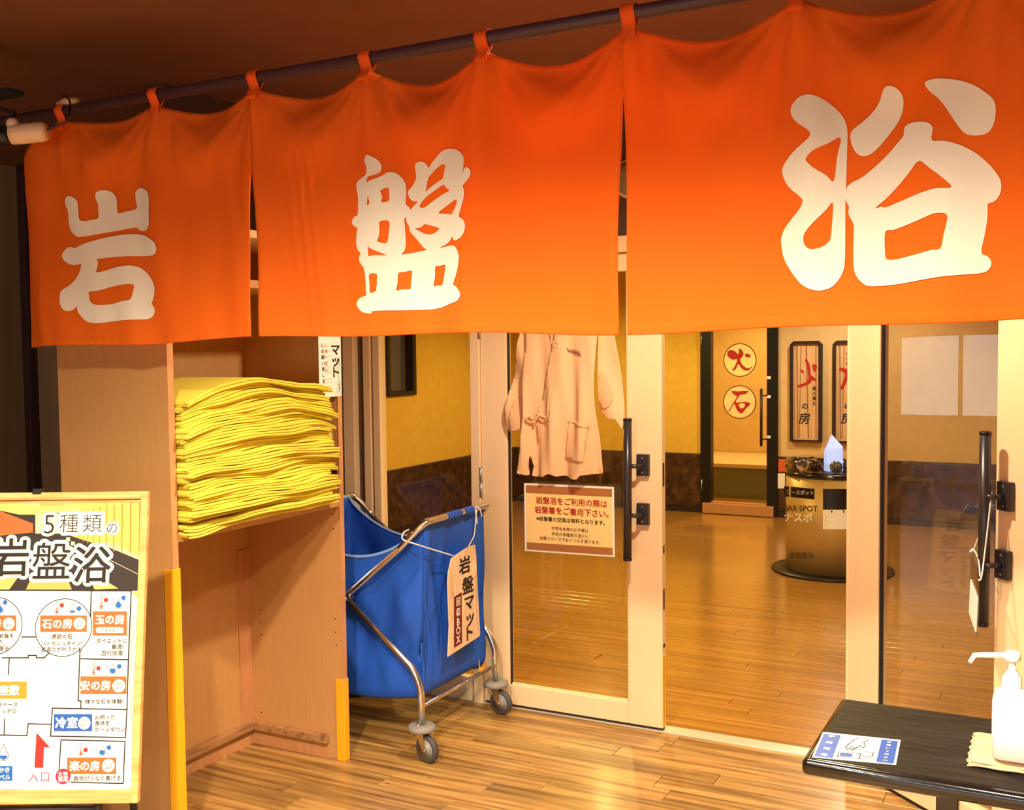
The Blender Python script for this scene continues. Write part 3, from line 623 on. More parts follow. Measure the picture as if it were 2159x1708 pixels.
# camera hung beside the curtain
SD = 2.98
sc = empty('surveillance_camera', atD(25, 262, SD), 'cream cylindrical camera with black front hanging beside the orange curtain', 'camera')
A, B = atD(22, 285, SD), atD(100, 277, SD); ax = (B-A).normalized(); ln = (B-A).length
MB().lathe([(.020, 0), (.0265, .003), (.0275, .02), (.0275, ln*.8), (.026, ln*.93), (.020, ln)], A, 28, ax).build('body', 'cream_plastic', sc, True)
MB().lathe([(.026, -.045), (.027, -.04), (.027, -.005), (.022, 0)], A, 28, ax).build('lens_hood', 'black', sc, True)
MB().lathe([(.010, -.016), (.016, -.008), (.018, 0), (.016, .008), (.010, .016)], atD(27, 262, SD), 20, (0, 0, 1)).build('ball_joint', 'cream_plastic', sc, True)
MB().tube([atD(27, 262, SD), atD(30, 238, SD+.02), (-2.945, YN-.02, 2.26)], .006, 10).build('mount_arm', 'dark_metal', sc, True)
MB().tube(smoothpts([atD(96, 275, SD), atD(125, 262, SD), atD(143, 254, SD), atD(146, 236, SD), atD(147, 212, SD+.05), atD(132, 200, SD+.15)], 4, False), .0028, 8).build('cable', 'black', sc, True)
MB().tube(smoothpts([atD(0, 268, SD), atD(10, 254, SD), atD(22, 250, SD), atD(34, 256, SD)], 4, False), .003, 8).build('cable', 'black', sc, True)
wr = MB().tube([(-2.62, YN-.0, RODZ(-2.6)+.024), (-2.58, YN, RODZ(-2.6)+.027), (-2.54, YN, RODZ(-2.6)+.024)], [.007, .012, .008], 10).build('cloth_bundle', 'terry', None, True)
tag(wr, 'small beige cloth bundle tied on the curtain rod', 'cloth')
sp = empty('wall_speaker', (-1.50, YD-.02, 2.14), 'round grey wall speaker above the door behind the curtain', 'speaker')
MB().lathe([(.075, 0), (.078, .012), (.07, .02)], (-1.50, YD-.02, 2.14), 28, (0, -1, 0)).build('rim', 'cream_plastic', sp, True)
MB().lathe([(.066, .012), (.066, .022), (.03, .026)], (-1.50, YD-.02, 2.14), 28, (0, -1, 0)).build('grille', 'wheel_grey', sp, True)

# ------------------------------------------------------------------ shelf cabinet
XF, XK, Y0, Y1, TH = -2.329, -2.79, 2.307, 3.143, .022
CB = empty('shelf_cabinet', (XK, (Y0+Y1)/2, 0), 'light wood open shelf cabinet holding stacked yellow towels', 'shelf')
mel = 'melamine'
rbox(XK, XF, Y0, Y0+TH, 0, 1.86).build('side_panel', mel, CB, bevel=.0015); rbox(XK, XF, Y1-TH, Y1, 0, 1.86).build('side_panel', mel, CB, bevel=.0015)
rbox(XK, XK+.03, Y0+TH, Y1-TH, 0, 1.86).build('back_panel', mel, CB)
rbox(XK, XF, Y0-.005, Y1+.005, 1.86, 1.885).build('top_board', 'cream_paint', CB, bevel=.002)
rbox(XK+.03, XF-.002, Y0+TH, Y1-TH, 1.70, 1.725).build('shelf_board', mel, CB, bevel=.001)
rbox(XK+.03, XF, Y0+TH, Y1-TH, .936, .961).build('shelf_board', mel, CB, bevel=.001)
for y0, y1 in ((Y0-.001, Y0+TH+.001), (Y1-TH-.001, Y1+.001)): rbox(XF, XF+.002, y0, y1, .3 if y0 > 3 else .86, 1.86).build('edge_band', 'melamine_edge', CB)
for y0, y1, z1 in ((Y0-.006, Y0+TH+.004, .861), (Y1-TH-.005, Y1+.004, .302)):
    m = MB().box(XF, XF+.006, y0, y1, .0, z1); m.box(XF-.03, XF, y0, y0+.005, 0, z1).box(XF-.03, XF, y1-.005, y1, 0, z1)
    m.build('corner_guard', 'guard_yellow', CB, bevel=.002, label='yellow plastic corner guard')
rbox(XK+.03, XK+.055, Y0+TH, Y1-TH, .058, .09).build('batten', 'batten', CB, bevel=.004, label='worn brown wooden batten')
rbox(XK+.055, XF-.065, Y1-TH-.022, Y1-TH, .058, .09).build('batten', 'batten', CB, bevel=.004, label='worn brown wooden batten')
rbox(XK+.03, XK+.036, Y0+TH, Y1-TH, 0, .035).build('base_strip', 'melamine_edge', CB); rbox(XK+.036, XF-.07, Y1-TH-.005, Y1-TH, 0, .035).build('base_strip', 'melamine_edge', CB)
rbox(XK+.03, XK+.034, Y1-TH-.065, Y1-TH, .09, .75).build('repair_strip', 'melamine_edge', CB)
m = MB()
for x, z in ((549, 1286), (550, 1313), (551, 1339), (551, 1502), (707, 1305), (708, 1333), (709, 1360), (702, 1085), (703, 1115)):
    q = onY(x, z, Y1-TH); m.lathe([(.0028, 0), (.0028, .0006)], q, 10, (0, -1, 0))
o = m.build('peg_holes', 'dark_seal', CB); o['kind'] = 'stuff'
rbox(-2.385, XF-.008, Y1-TH-.0015, Y1-TH, 1.035, 1.065).build('mark', 'frame_brown', CB)
# notice of the mats on the far side panel
PN = Plane((-2.42, Y1-TH-.002, 1.4), (1, 0, 0), (0, 0, 1))
nt = empty('mat_notice', (-2.42, Y1-TH, 1.33), 'narrow white paper notice on mats, taped inside the cabinet above the towels', 'notice')
PX = Plane((XF+.004, 3.09, 1.4), (0, 1, 0), (0, 0, 1))
a0, b0 = PX.ab(671, 725); a1, b1 = PX.ab(680, 838); a2, b2_ = PX.ab(720, 836); 
MB().prism([PX.p(a0, .32), PX.p(a0, b1), PX.p(a2, b1), PX.p(a2, .32)], PX.n*.0012).build('paper_sheet', 'paper', nt)
m = MB()
for yy in (742, 752, 763, 774, 787, 800, 807, 815, 822): pline(m, PX, [(684, yy), (698, yy-1.5)], .9, 0, .0018)
m.build('rule_lines', 'p_line', nt)
m = MB(); ptext(m, PX, 'マット', 707, 762, 26, 0, .002, .03, vertical=True, spacing=.92, sx=1.3)
for i, ch in enumerate('にお願い致します。'): ptext(m, PX, ch, 679+i*.5, 728+12.6*i, 10, 0, .002, .01, sx=1.2)
ptext(m, PX, '一', 687, 754, 9, 0, .002); ptext(m, PX, 'の', 688, 781, 10, 0, .002, sx=1.2); m.build('lettering', 'ink', nt)
m = MB(); ptext(m, PX, '様', 686.5, 741, 10, 0, .002, .01, sx=1.2); ptext(m, PX, '枚', 687, 767, 10, 0, .002, .01, sx=1.2); ptext(m, PX, '人', 686, 729, 9, 0, .002, sx=1.2); m.build('lettering', 'p_rose', nt)
m = MB()
for i in range(16):
    x = 714+random.uniform(-5, 3); y = 775+random.uniform(-22, 45); pline(m, PX, [(x, y), (x+random.uniform(-5, 5), y+random.uniform(8, 18))], 1.1, 0, .0017)
m.build('bamboo_drawing', 'p_olive', nt)

# ------------------------------------------------------------------ yellow towels
NT = 25
tz0, tz1 = .9615, 1.385
def stack_y(t, v):      # ends of the folded towel: v 0..1 along the shelf
    return 2.334 + .715*v
rngs = [random.Random(100+i) for i in range(NT)]
bul = []
def sag(v, t):
    """height wave of the whole stack; t 0 bottom .. 1 top"""
    e = -.052*math.exp(-v/.10)*t*(1-.25*t) - .022*math.exp(-(1-v)/.06)*t
    return e + t*(.018*math.sin(2.6*v+.7) + .010*math.sin(6.5*v+t*5)) + .0045*math.sin(11*v+t*17)*min(1, t*3)
for i in range(NT):
    rg = rngs[i]; t0, t1 = i/NT, (i+1)/NT
    zt = lambda t: tz0 + (tz1-tz0)*t
    ov = .055 + rg.uniform(-.016, .014) - .012*t0; yo0, yo1 = rg.uniform(-.002, .018), rg.uniform(-.03, .012)
    ph = [rg.uniform(0, 6.28) for _ in range(6)]; ex = .035*math.exp(-((t0)/.05)**2)
    bump = (rg.uniform(.55, .95), .05, .006) if i in (5, 9, 15, 20) else (0, 1, 0)
    loops = 2
    def pt(u, v, top):
        return None
    prof = []     # cross-section: (inward distance from the front fold, height fraction 0..1), two folded layers give two rounded lips
    nl = 2
    for l in range(nl):
        for q in range(0, 181, 30):
            a = R(q); prof.append((.004-.0065*math.sin(a), (l+.5-.47*math.cos(a))/nl))
    NV = 64
    def fn(u, v, prof=prof):
        q = u*(len(prof)+1); j = int(round(q))
        if j == 0: dx, hf = .30, .03
        elif j == len(prof)+1: dx, hf = .30, .97
        else: dx, hf = prof[j-1]
        t = t0+(t1-t0)*hf
        y = 2.334+yo0+(.705-yo0+yo1)*v
        vv = (y-2.334)/.715
        z = zt(t)+sag(vv, t)+.0012*math.sin(17*vv+ph[0])+.0010*math.sin(29*vv+ph[1])*hf
        z += bump[2]*math.exp(-((vv-bump[0])/bump[1])**2)*hf
        edge = math.exp(-vv/.035)
        x = XF+ov-dx+.010*math.sin(5*vv+ph[2])+.0025*math.sin(21*vv+ph[3]) - .030*edge*(.4+.6*math.sin(ph[5])**2)
        if t0 < .06 and vv < .35: z -= .022*(1-vv/.35)*max(0, (x-XF)/.05)
        return Vector((x, y+.004*math.sin(9*hf*nl+ph[5])*(1 if v in (0, 1) else 0), z))
    mb = MB().grid(fn, len(prof)+1, NV)
    # close the two ends
    n1 = len(prof)+2
    mb.f.append(list(reversed(range(n1)))); mb.m.append(0); mb.f.append([NV*n1+j for j in range(n1)]); mb.m.append(0)
    o = mb.build('folded_towel', 'towel', None, True)
    lab = 'folded yellow towel in the stack on the cabinet shelf'
    if i == 0: lab = 'bottom folded yellow towel of the stack, lying on the cabinet shelf board'
    if i == NT-1: lab = 'topmost folded yellow towel of the stack in the cabinet'
    tag(o, lab, 'towel', 'yellow towels stacked in the cabinet')

# ------------------------------------------------------------------ laundry cart
CT = empty('laundry_cart', (-2.42, 3.54, 0), 'blue fabric laundry cart on a steel folding frame with grey casters', 'laundry cart')
xr, xl, yn, yf = -2.075, -2.76, 3.262, 3.80; TR = .0125
def arc(p0, p1, p2, k=6):
    p0, p1, p2 = Vector(p0), Vector(p1), Vector(p2); return [(p0*(1-t)**2 + p1*2*t*(1-t) + p2*t*t) for t in [i/k for i in range(k+1)]]
zt_, zc = .868, .165
# frame: one U of tube rising to the right rail, one rising to the left rail, crossing at both ends
def frame(xt, xb, name, dy):
    path = []
    for y, rev in ((yn+dy, False), (yf-dy, True)):
        s = 1 if xb > xt else -1
        leg = [Vector((xb, y, zc-.03)), Vector((xb, y, .235))] + arc((xb, y, .235), (xb, y, .29), (xb-s*.045, y, .345)) + [Vector((xt+s*.10, y, zt_-.10))]
        yy = y+(.035 if not rev else -.035)
        leg += arc((xt+s*.10, y, zt_-.10), (xt, y, zt_+.0), (xt, yy, zt_), 7)
        path += leg if not rev else list(reversed(leg))
    return MB().tube(path, TR, 12).build(name, 'steel', CT, True)
frame(xr, xl+.02, 'frame_tube', .014); frame(xl, xr, 'frame_tube', -.014)
for y in (yn, yf): MB().tube([(-2.4, y-.03, .565), (-2.4, y+.03, .565)], .008, 10).build('pivot_bolt', 'steel_dull', CT, True)
for x in (xr, xl+.02): MB().tube([(x, yn, .2), (x, yf, .2)], .008, 8).build('lower_rail', 'steel', CT, True)
MB().tube([(xr-.01, yn-.016, .132), (xr-.01, yn-.03, .132)], .007, 8).build('bolt', 'steel', CT, True)
MB().quad((xr-.03, yf-.07, .17), (xr-.03, yf-.07, .24), (xr-.03, yf-.02, .24), (xr-.03, yf-.02, .17)).build('gusset', 'guard_yellow', CT, solid=.002)
def caster(x, y, ang):
    c = MB().lathe([(.012, .134), (.042, .136), (.05, .131), (.052, .121), (.05, .115), (.04, .112), (.02, .111)], (x, y, 0), 28).build('caster', 'bumper_grey', CT, True, label='grey caster wheel with round bumper disc')
    d = Vector((math.cos(ang), math.sin(ang), 0)); s = Vector((-d.y, d.x, 0)); wc = Vector((x, y, .05))+d*.026
    MB().lathe([(.014, 0), (.014, .02)], (x, y, .095), 16).build('swivel', 'steel_dull', c, True)
    for q in (-1, 1):
        o = Vector((x, y, 0))+s*q*.0145
        MB().prism([o-d*.016+Vector((0, 0, .104)), o+d*.020+Vector((0, 0, .104)), o+d*.034+Vector((0, 0, .046)), o+d*.018+Vector((0, 0, .042))], s*q*.002).build('fork', 'steel', c)
    MB().obox(Vector((x, y, .102))-d*.016-s*.0165, d*.036, s*.033, (0, 0, .004)).build('fork', 'steel', c)
    MB().lathe([(.036, -.012), (.044, -.0125), (.049, -.009), (.05, 0), (.049, .009), (.044, .0125), (.036, .012)], wc, 32, s).build('tyre', 'rubber', c, True)
    MB().lathe([(.0365, -.0125), (.034, -.0105), (.012, -.0105), (.009, -.014), (.009, .014), (.012, .0105), (.034, .0105), (.0365, .0125)], wc, 28, s).build('hub', 'wheel_grey', c, True)
    MB().tube([wc-s*.019, wc+s*.019], .004, 8).build('axle', 'steel', c, True)
caster(xr, yn-.014, R(-12)); caster(xr, yf+.014, R(-6)); caster(xl+.02, yn+.014, R(-70)); caster(xl+.02, yf-.014, R(-30))
# bag: rim sags between the rails on the two ends, hangs down to a rounded floor
def bagp(s, t, inn=0.):
    """s 0..4 round the bag (front end, right side, back end, left side), t 0 rim .. 1 bottom"""
    k = int(s) % 4; q = s-int(s); hx0_, hx1_, hy0_, hy1_ = xl+.012, xr-.012, yn+.052, yf-.052
    P = [(hx0_+(hx1_-hx0_)*q, hy0_), (hx1_, hy0_+(hy1_-hy0_)*q), (hx1_-(hx1_-hx0_)*q, hy1_), (hx0_, hy1_-(hy1_-hy0_)*q)][k]
    cx, cy = (hx0_+hx1_)/2, (hy0_+hy1_)/2
    rim = zt_-.004
    if k in (0, 2):
        e = math.sin(math.pi*q); rim -= .155*e**.75 if k == 0 else .15*e**.75
    zb = .205-.035*math.sin(math.pi*((P[0]-hx0_)/(hx1_-hx0_)))
    z = rim+(zb-rim)*min(1, t/.86)
    x, y = P
    sh = 1.0
    if t > .80: sh = math.cos((t-.80)/.20*math.pi/2)**.55 if t < 1 else 0.; 
    if t > .86: z = zb-.006*math.sin((t-.86)/.14*math.pi/2)
    tt = min(1, t/.86); blg = math.sin(math.pi*min(1, tt*1.02))
    sf = lambda a: 1-2*abs(math.sin(a/2))**.7
    fold = .017*sf(11*s+3.2*tt+1.5*math.sin(2*s))*blg + .010*sf(25*s-7*tt)*blg + .003*math.sin(43*s+9*tt)*blg + .012*math.sin(5*s-8*tt)*blg**2
    nx, ny = [(0, -1), (1, 0), (0, 1), (-1, 0)][k]
    inn_ = .020*blg - .012*math.sin(math.pi*q)*math.exp(-((tt-.15)/.2)**2)
    if k == 1: inn_ = .004*blg - .018*tt
    if k == 0: inn_ = .012*blg
    x += nx*(fold+inn_-inn); y += ny*(fold+inn_-inn)
    # rounded vertical corners lower down
    x = cx+(x-cx)*sh; y = cy+(y-cy)*sh
    return Vector((x, y, z))
NS, NTT = 112, 46
vs = [bagp(4*i/NS, j/NTT) for j in range(NTT+1) for i in range(NS)]
fs = [(j*NS+i, j*NS+(i+1) % NS, (j+1)*NS+(i+1) % NS, (j+1)*NS+i) for j in range(NTT) for i in range(NS)]
bag = MB().add(vs, [tuple(reversed(f)) for f in fs]).build('bag', 'bag_blue', CT, True, solid=.003)
MB().tube([bagp(4*i/NS, 0)+Vector((0, 0, .003)) for i in range(NS)], .006, 8, closed=True).build('rim_hem', 'bag_hem', bag, True)
for s in (1.0, 1.25, 1.5, 1.75):     # the sleeve over the right rail
    pass
def slv(u, v):
    a = R(-60+300*v); y = yn+.05+(yf-yn-.10)*u
    return Vector((xr+math.cos(a)*.0145*(1 if v < .95 else 1), y, zt_-.001+math.sin(a)*.0145+ (.0 if True else 0)))
for u0, u1 in ((.30, .52), (.60, .74)):
    MB().grid(lambda u, v: slv(u0+(u1-u0)*u, v), 6, 14).build('loop', 'bag_blue', bag, True, solid=.002)
for s_, x_ in ((.28, 0), (.98, 0)):
    q = bagp(s_, .9); 
def corner_seam(s): return [bagp(s, t/30)+Vector((.004 if s < 1.5 else -.004, -.003, 0)) for t in range(1, 26)]
MB().tube(corner_seam(.995), .0025, 6).build('seam', 'bag_blue', bag, True)
# white cord and the wooden sign hung on the cart
XS = xr+.018
PS = Plane((XS, 3.57, .5), (0, 1, 0), (0, 0, 1))
sg = empty('cart_sign', (XS, 3.57, .33), 'wood-grain sign with vertical black characters hanging on the blue cart', 'sign')
OUT = [(950, 1178), (956.5, 1172.5), (985, 1153), (1000, 1148), (1002.5, 1170), (1004, 1215), (1010.6, 1335), (1010, 1341), (942.7, 1385), (945.5, 1320), (942, 1229), (944, 1205)]
MB().prism([PS.hit(*p) for p in OUT], PS.n*.004).build('board', 'board_wood', sg, bevel=.0008)
m = MB()
for i, (ch, y, x) in enumerate(zip('岩盤マット', (1191, 1233, 1269, 1302, 1333), (977.5, 984, 987, 989, 988))): ptext(m, PS, ch, x, y, 39 if i < 2 else 36, 0, .0052, .028, sx=1.25)
m.build('lettering', 'ink', sg)
m = MB(); ppoly(m, PS, [(955, 1259), (971, 1248), (972, 1355), (955, 1366)], 0, .005); m.build('red_panel', 'sign_red', sg)
m = MB()
for ch, y in zip('回収BOX', (1268, 1290, 1310, 1328, 1347)): ptext(m, PS, ch, 963.5, y, 19 if ch in '回収' else 23, 0, .0058, .02, sx=1.0)
m.build('lettering', 'print_white', sg)
m = MB()
for x, y in ((951, 1250), (954, 1345), (999, 1216), (997, 1240), (1004, 1305), (951, 1300)): pdisc(m, PS, x, y, 2, 0, .005, 1.2, 12)
for x in (949, 952, 990, 995, 1000, 958): pline(m, PS, [(x, 1200), (x+2, 1262)], .5, 0, .0049)
m.build('knot_print', 'p_brownband', sg)
cord = [onX(1005, 1075, xr+.016), onX(1001.5, 1112, xr+.017), onX(999, 1130, XS+.004), onX(988, 1152, XS+.006)]
MB().tube(smoothpts(cord, 4, False), .0022, 8).build('cord', 'string', sg, True)
cord = [onX(956, 1172, XS+.005), onX(910, 1158, xr+.018), onX(872, 1146, xr+.016), onY(858, 1142, yn-.045), onY(849, 1137, yn-.047), onY(848, 1129, yn-.043), onY(853, 1121, yn-.02), onY(862, 1117, yn+.02)]
MB().tube(smoothpts(cord, 5, False), .0026, 8).build('cord', 'string', sg, True)
MB().tube(smoothpts([onX(1002, 1068, xr+.013), onX(1003, 1082, xr+.016), onX(1006, 1106, xr+.016)], 4, False), .003, 8).build('cord', 'string', sg, True)
MB().tube(smoothpts([onX(1005, 1068, xr+.013), onX(1012, 1074, xr+.02), onX(1016, 1090, xr+.02)], 4, False), .0025, 8).build('cord', 'string', sg, True)

# ------------------------------------------------------------------ robe hanging on the left leaf
def sheet(name, loops, Yp, disp, mat, parent, thick=.006, step=.012, k=2, lift=0., label=None):
    lp = [smoothpts([tuple(onY(*p, Yp))[::2] for p in l], k) if k > 1 else [tuple(onY(*p, Yp))[::2] for p in l] for l in loops]
    V, Fc = lattice(lp, step)
    o = MB().add([Vector((a, Yp+disp(a, b)-lift, b)) for a, b in V], Fc).build(name, mat, parent, True, label=label)
    if thick: md = o.modifiers.new('t', 'SOLIDIFY'); md.thickness = thick; md.offset = -1
    return o
YR = 3.865
RB = empty('short_robe', (-1.79, YR, .98), 'peach cotton short robe with tied side hanging on the glass door', 'robe')
def rd(x, z):
    h = max(0., 1.72-z); xx = x+1.79
    d = -.016*math.cos(min(1.5, abs(xx)/.24))
    d += (.017*math.sin(46*x+1.2+2*math.sin(3*z)) + .006*math.sin(95*x+7*z))*min(1, h/.5)
    d += .010*math.exp(-((x+1.905-(1.15-z)*.04)/.018)**2)*min(1, h/.5)
    d -= .012*math.exp(-((x+1.70+(1.3-z)*.03)/.03)**2)*min(1, h/.4)
    return d
def rds(x, z): return .012 + .010*math.sin(40*x+14*z) + .006*math.sin(22*z+30*x)
sheet('body', [[(1150, 588), (1210, 588), (1240, 600), (1264, 622), (1262, 700), (1260, 740), (1257, 800), (1258, 860), (1264, 920), (1267, 975), (1269, 998), (1250, 1000), (1230, 1001), (1223, 1009), (1205, 1007), (1188, 1003), (1176, 1004), (1163, 998), (1150, 1003), (1136, 1005), (1122, 1004), (1124, 985), (1119, 960), (1117, 985), (1118, 1001), (1104, 999), (1095, 996), (1100, 960), (1105, 920), (1110, 880), (1108, 840), (1105, 800), (1108, 760), (1112, 700), (1103, 622), (1125, 600)]], YR, rd, 'robe', RB)
sheet('sleeve', [[(1112, 612), (1100, 660), (1094, 705), (1084, 760), (1074, 810), (1065, 860), (1062, 882), (1064, 897), (1073, 911), (1088, 908), (1103, 902), (1106, 875), (1107, 840), (1106, 790), (1110, 740), (1114, 690)]], YR, rds, 'robe', RB)
sheet('sleeve', [[(1256, 612), (1276, 650), (1290, 700), (1300, 760), (1308, 820), (1315, 880), (1317, 909), (1308, 901), (1298, 884), (1286, 884), (1272, 877), (1262, 862), (1259, 820), (1258, 760), (1259, 700)]], YR, rds, 'robe', RB)
sheet('cuff_lining', [[(1082, 842), (1094, 838), (1107, 826), (1106, 870), (1103, 901), (1088, 907), (1076, 909), (1073, 885)]], YR, lambda a, b: rds(a, b)-.004, 'robe_inner', RB, .002)
sheet('cuff_lining', [[(1262, 790), (1270, 786), (1282, 805), (1292, 835), (1290, 850), (1276, 862), (1264, 856), (1260, 830)]], YR, lambda a, b: rds(a, b)-.004, 'robe_inner', RB, .002)
sheet('collar_band', [[(1178, 588), (1198, 588), (1196, 690), (1187, 745), (1179, 800), (1166, 850), (1157, 888), (1136, 882), (1146, 835), (1158, 785), (1168, 735), (1176, 690)]], YR, rd, 'robe', RB, .004, lift=.010)
sheet('collar_band', [[(1150, 588), (1166, 588), (1178, 700), (1181, 735), (1172, 740), (1162, 705)]], YR, rd, 'robe', RB, .003, lift=.005)
sheet('pocket', [[(1203, 884), (1248, 896), (1239, 972), (1192, 966)]], YR, rd, 'robe', RB, .003, lift=.007, k=1)
sheet('pocket_hem', [[(1202, 883), (1249, 896), (1248, 902), (1201, 889)]], YR, rd, 'robe', RB, .002, lift=.010, k=1)
def rpt(x, y, l=.008): p = onY(x, y, YR); return Vector((p.x, YR+rd(p.x, p.z)-l, p.z))
MB().tube(smoothpts([rpt(1154, 880), rpt(1142, 876, .014), rpt(1132, 878, .018), rpt(1128, 884, .02)], 4, False), .005, 8).build('tie', 'robe', RB, True)
MB().tube(smoothpts([rpt(1131, 884, .018), rpt(1122, 876, .022), rpt(1118, 882, .024), rpt(1124, 890, .02), rpt(1131, 886, .018)], 4, False), .0045, 8).build('tie', 'robe', RB, True)
MB().tube(smoothpts([rpt(1131, 884, .018), rpt(1135, 872, .022), rpt(1140, 874, .022), rpt(1133, 886, .02), rpt(1128, 897, .018)], 4, False), .0045, 8).build('tie', 'robe', RB, True)
MB().tube(smoothpts([rpt(1136, 890, .012), rpt(1139, 905, .012), rpt(1142, 922, .010)], 4, False), .003, 8).build('tie', 'robe_inner', RB, True)
MB().tube([rpt(1179+6*math.cos(R(a)), 728+5*math.sin(R(a)), .010) for a in range(0, 360, 30)], .0018, 6, closed=True).build('button', 'robe_inner', RB, True)
m = MB()
for x in range(0, 30, 4): m.tube([rpt(1200+x, 733+x*.42+(x % 8)*.3, .006), rpt(1203+x, 742+x*.30, .006)], .0012, 5)
m.tube([rpt(1211, 741, .006), rpt(1229, 745, .006)], .0014, 5).tube([rpt(1212, 737, .006), rpt(1228, 742, .006)], .0012, 5)
m.build('embroidery', 'thread_brown', RB)
MB().tube(smoothpts([(-1.79, YR, 1.72), (-1.79, YR, 1.80), (-1.79, YD-.03, 1.862)], 4, False), .0025, 8).build('hanger_hook', 'steel', RB, True)
MB().tube(smoothpts([rpt(1112, 625, -.012), rpt(1150, 603, -.012), rpt(1183, 592, -.012), rpt(1220, 603, -.012), rpt(1256, 625, -.012)], 5, False), .006, 8).build('hanger', 'steel_dull', RB, True)

# notice on the glass under the robe
YP = YD-.0385
PG = Plane((-1.79, YD-.0375, .8), (1, 0, 0), (0, 0, 1))
ng = empty('door_notice', (-1.79, YD-.04, .66), 'laminated cream notice with red and black Japanese text on the door glass', 'notice')
Q = [(1105, 1018.3), (1294.6, 1026.7), (1296.5, 1174.8), (1107, 1161.5)]
MB().prism([PG.hit(*p) for p in Q], PG.n*.0012).build('laminated_sheet', 'paper', ng)
lerp2 = lambda u, v: tuple((Q[0][i]*(1-u)+Q[1][i]*u)*(1-v)+(Q[3][i]*(1-u)+Q[2][i]*u)*v for i in (0, 1))
m = MB(); ppoly(m, PG, [lerp2(.022, .97), lerp2(.978, .97), lerp2(.978, .03), lerp2(.022, .03)], 0, .0016)
ppoly(m, PG, [lerp2(.022, .145), lerp2(.978, .145), lerp2(.978, .03), lerp2(.022, .03)], 1, .002); ppoly(m, PG, [lerp2(.022, .975), lerp2(.978, .975), lerp2(.978, .87), lerp2(.022, .87)], 1, .002)
m.build('printed_ground', ['p_notice', 'p_brownband'], ng)
m = MB(); mk = MB(); mn = MB()
def gl(mb, t, u, v, h, bold): x, y = lerp2(u, v); ptext(mb, PG, t, x, y, h, 0, .0026, bold)
gl(m, '岩盤浴をご利用の際は', .52, .245, 16.5, .022); gl(m, '岩盤着をご着用下さい。', .52, .385, 16.5, .022)
gl(mk, '※岩盤着の交換は有料となります。', .51, .515, 10.6, .018)
gl(mn, '中学生未満のお子様は', .505, .645, 8.6, .006); gl(mn, '手前の床暖房の温かい', .505, .725, 8.6, .006); gl(mn, '休憩スペースでおくつろぎ頂けます。', .50, .80, 8.6, .006)
m.build('lettering', 'p_noticered', ng); mk.build('lettering', 'ink', ng); mn.build('lettering', 'p_brown', ng)

# tag on the right pull bar
tg = empty('hanging_tag', LPf.hit(2060, 1330), 'white plastic-sleeved tag hanging by white string from the right pull bar', 'tag')
DP = (LPf.hit(2075, 1200)-CAM).dot(_f)
a, b, c, d = atD(2047, 1165, DP+.05), atD(2066, 1215, DP-.06), atD(2059, 1345, DP-.06), atD(2042, 1292, DP+.05)
MB().prism([a, b, c, d], (b-a).cross(d-a).normalized()*.002).build('card', 'clear', tg)
MB().prism([a.lerp(d, .4).lerp(b.lerp(c, .4), .12), a.lerp(d, .4).lerp(b.lerp(c, .4), .9), a.lerp(d, .95).lerp(b.lerp(c, .95), .9), a.lerp(d, .95).lerp(b.lerp(c, .95), .12)], (b-a).cross(d-a).normalized()*-.002).build('insert', 'paper', tg)
MB().tube(smoothpts([atD(2091, 1037, DP-.02), atD(2085, 1090, DP-.03), atD(2077, 1160, DP-.045), atD(2069, 1218, DP-.06), atD(2062, 1222, DP-.06)], 4, False), .0022, 8).build('cord', 'string', tg, True)
MB().tube(smoothpts([atD(2064, 1130, DP+.03), atD(2053, 1158, DP+.05), atD(2045, 1164, DP+.05), atD(2052, 1158, DP+.05), atD(2063, 1180, DP), atD(2066, 1215, DP-.055)], 4, False), .0022, 8).build('cord', 'string', tg, True)

# ------------------------------------------------------------------ side table with sanitiser
TZ = .70
TB = empty('side_table', (0, 2.27, 0), 'small black table with rounded edges in front of the open door', 'table')
tx0, tx1, ty0, ty1 = -.452, .45, 2.062, 2.468
MB().box(tx0, tx1, ty0, ty1, TZ-.034, TZ-.001).build('edge_frame', 'black_gloss', TB, True, bevel=.012, segs=4)
MB().box(tx0+.014, tx1-.014, ty0+.016, ty1-.012, TZ-.003, TZ).build('table_top', 'table_black', TB)
for x in (-.205, .0):
    lg = MB().box(x-.021, x+.021, 2.245, 2.29, .03, TZ-.03).build('leg', 'black_gloss', TB, bevel=.003)
    MB().box(x-.025, x+.025, 2.1, 2.43, .0, .032).build('foot', 'black_gloss', lg, bevel=.004); MB().box(x-.025, x+.025, 2.12, 2.42, TZ-.05, TZ-.034).build('top_bar', 'black_gloss', lg)
m = MB(); tw = empty('cleaning_cloth', (-.05, 2.2, TZ), 'folded beige towel cloth under the white pump bottle', 'cloth')
c0, c1, c2 = onZ(2052, 1556, TZ), onZ(2039, 1618, TZ), onZ(2160, 1640, TZ)
u_ = Vector((.30, .012, 0)); v_ = c0-c1
def clo(l):
    def f(u, v):
        p = c1+Vector((.003*l, .004*l, 0))+u_*u*(1-.01*l)+v_*v*(1-.03*l); e = min(1, 9*min(u, v, 1-v)); p.z = TZ+.0034+.006*l+.0055*(e**.4)+.0012*math.sin(40*p.x+l)*math.sin(33*p.y); p.x += .003*math.sin(30*v+l); p.y += .0025*math.sin(25*u+2*l)*(1-v); return p
    return f
for l in range(2): MB().grid(clo(l), 40, 24).build('cloth_layer', 'terry', tw, True, solid=.004)
bz = TZ+.0185+.0026
bc = onZ(2141, 1603, bz); bc.y += .012; PM = F/((bc-CAM).dot(_f))
bt = empty('pump_bottle', (bc.x, bc.y, bz), 'white pump bottle of hand sanitiser on the folded beige cloth', 'bottle')
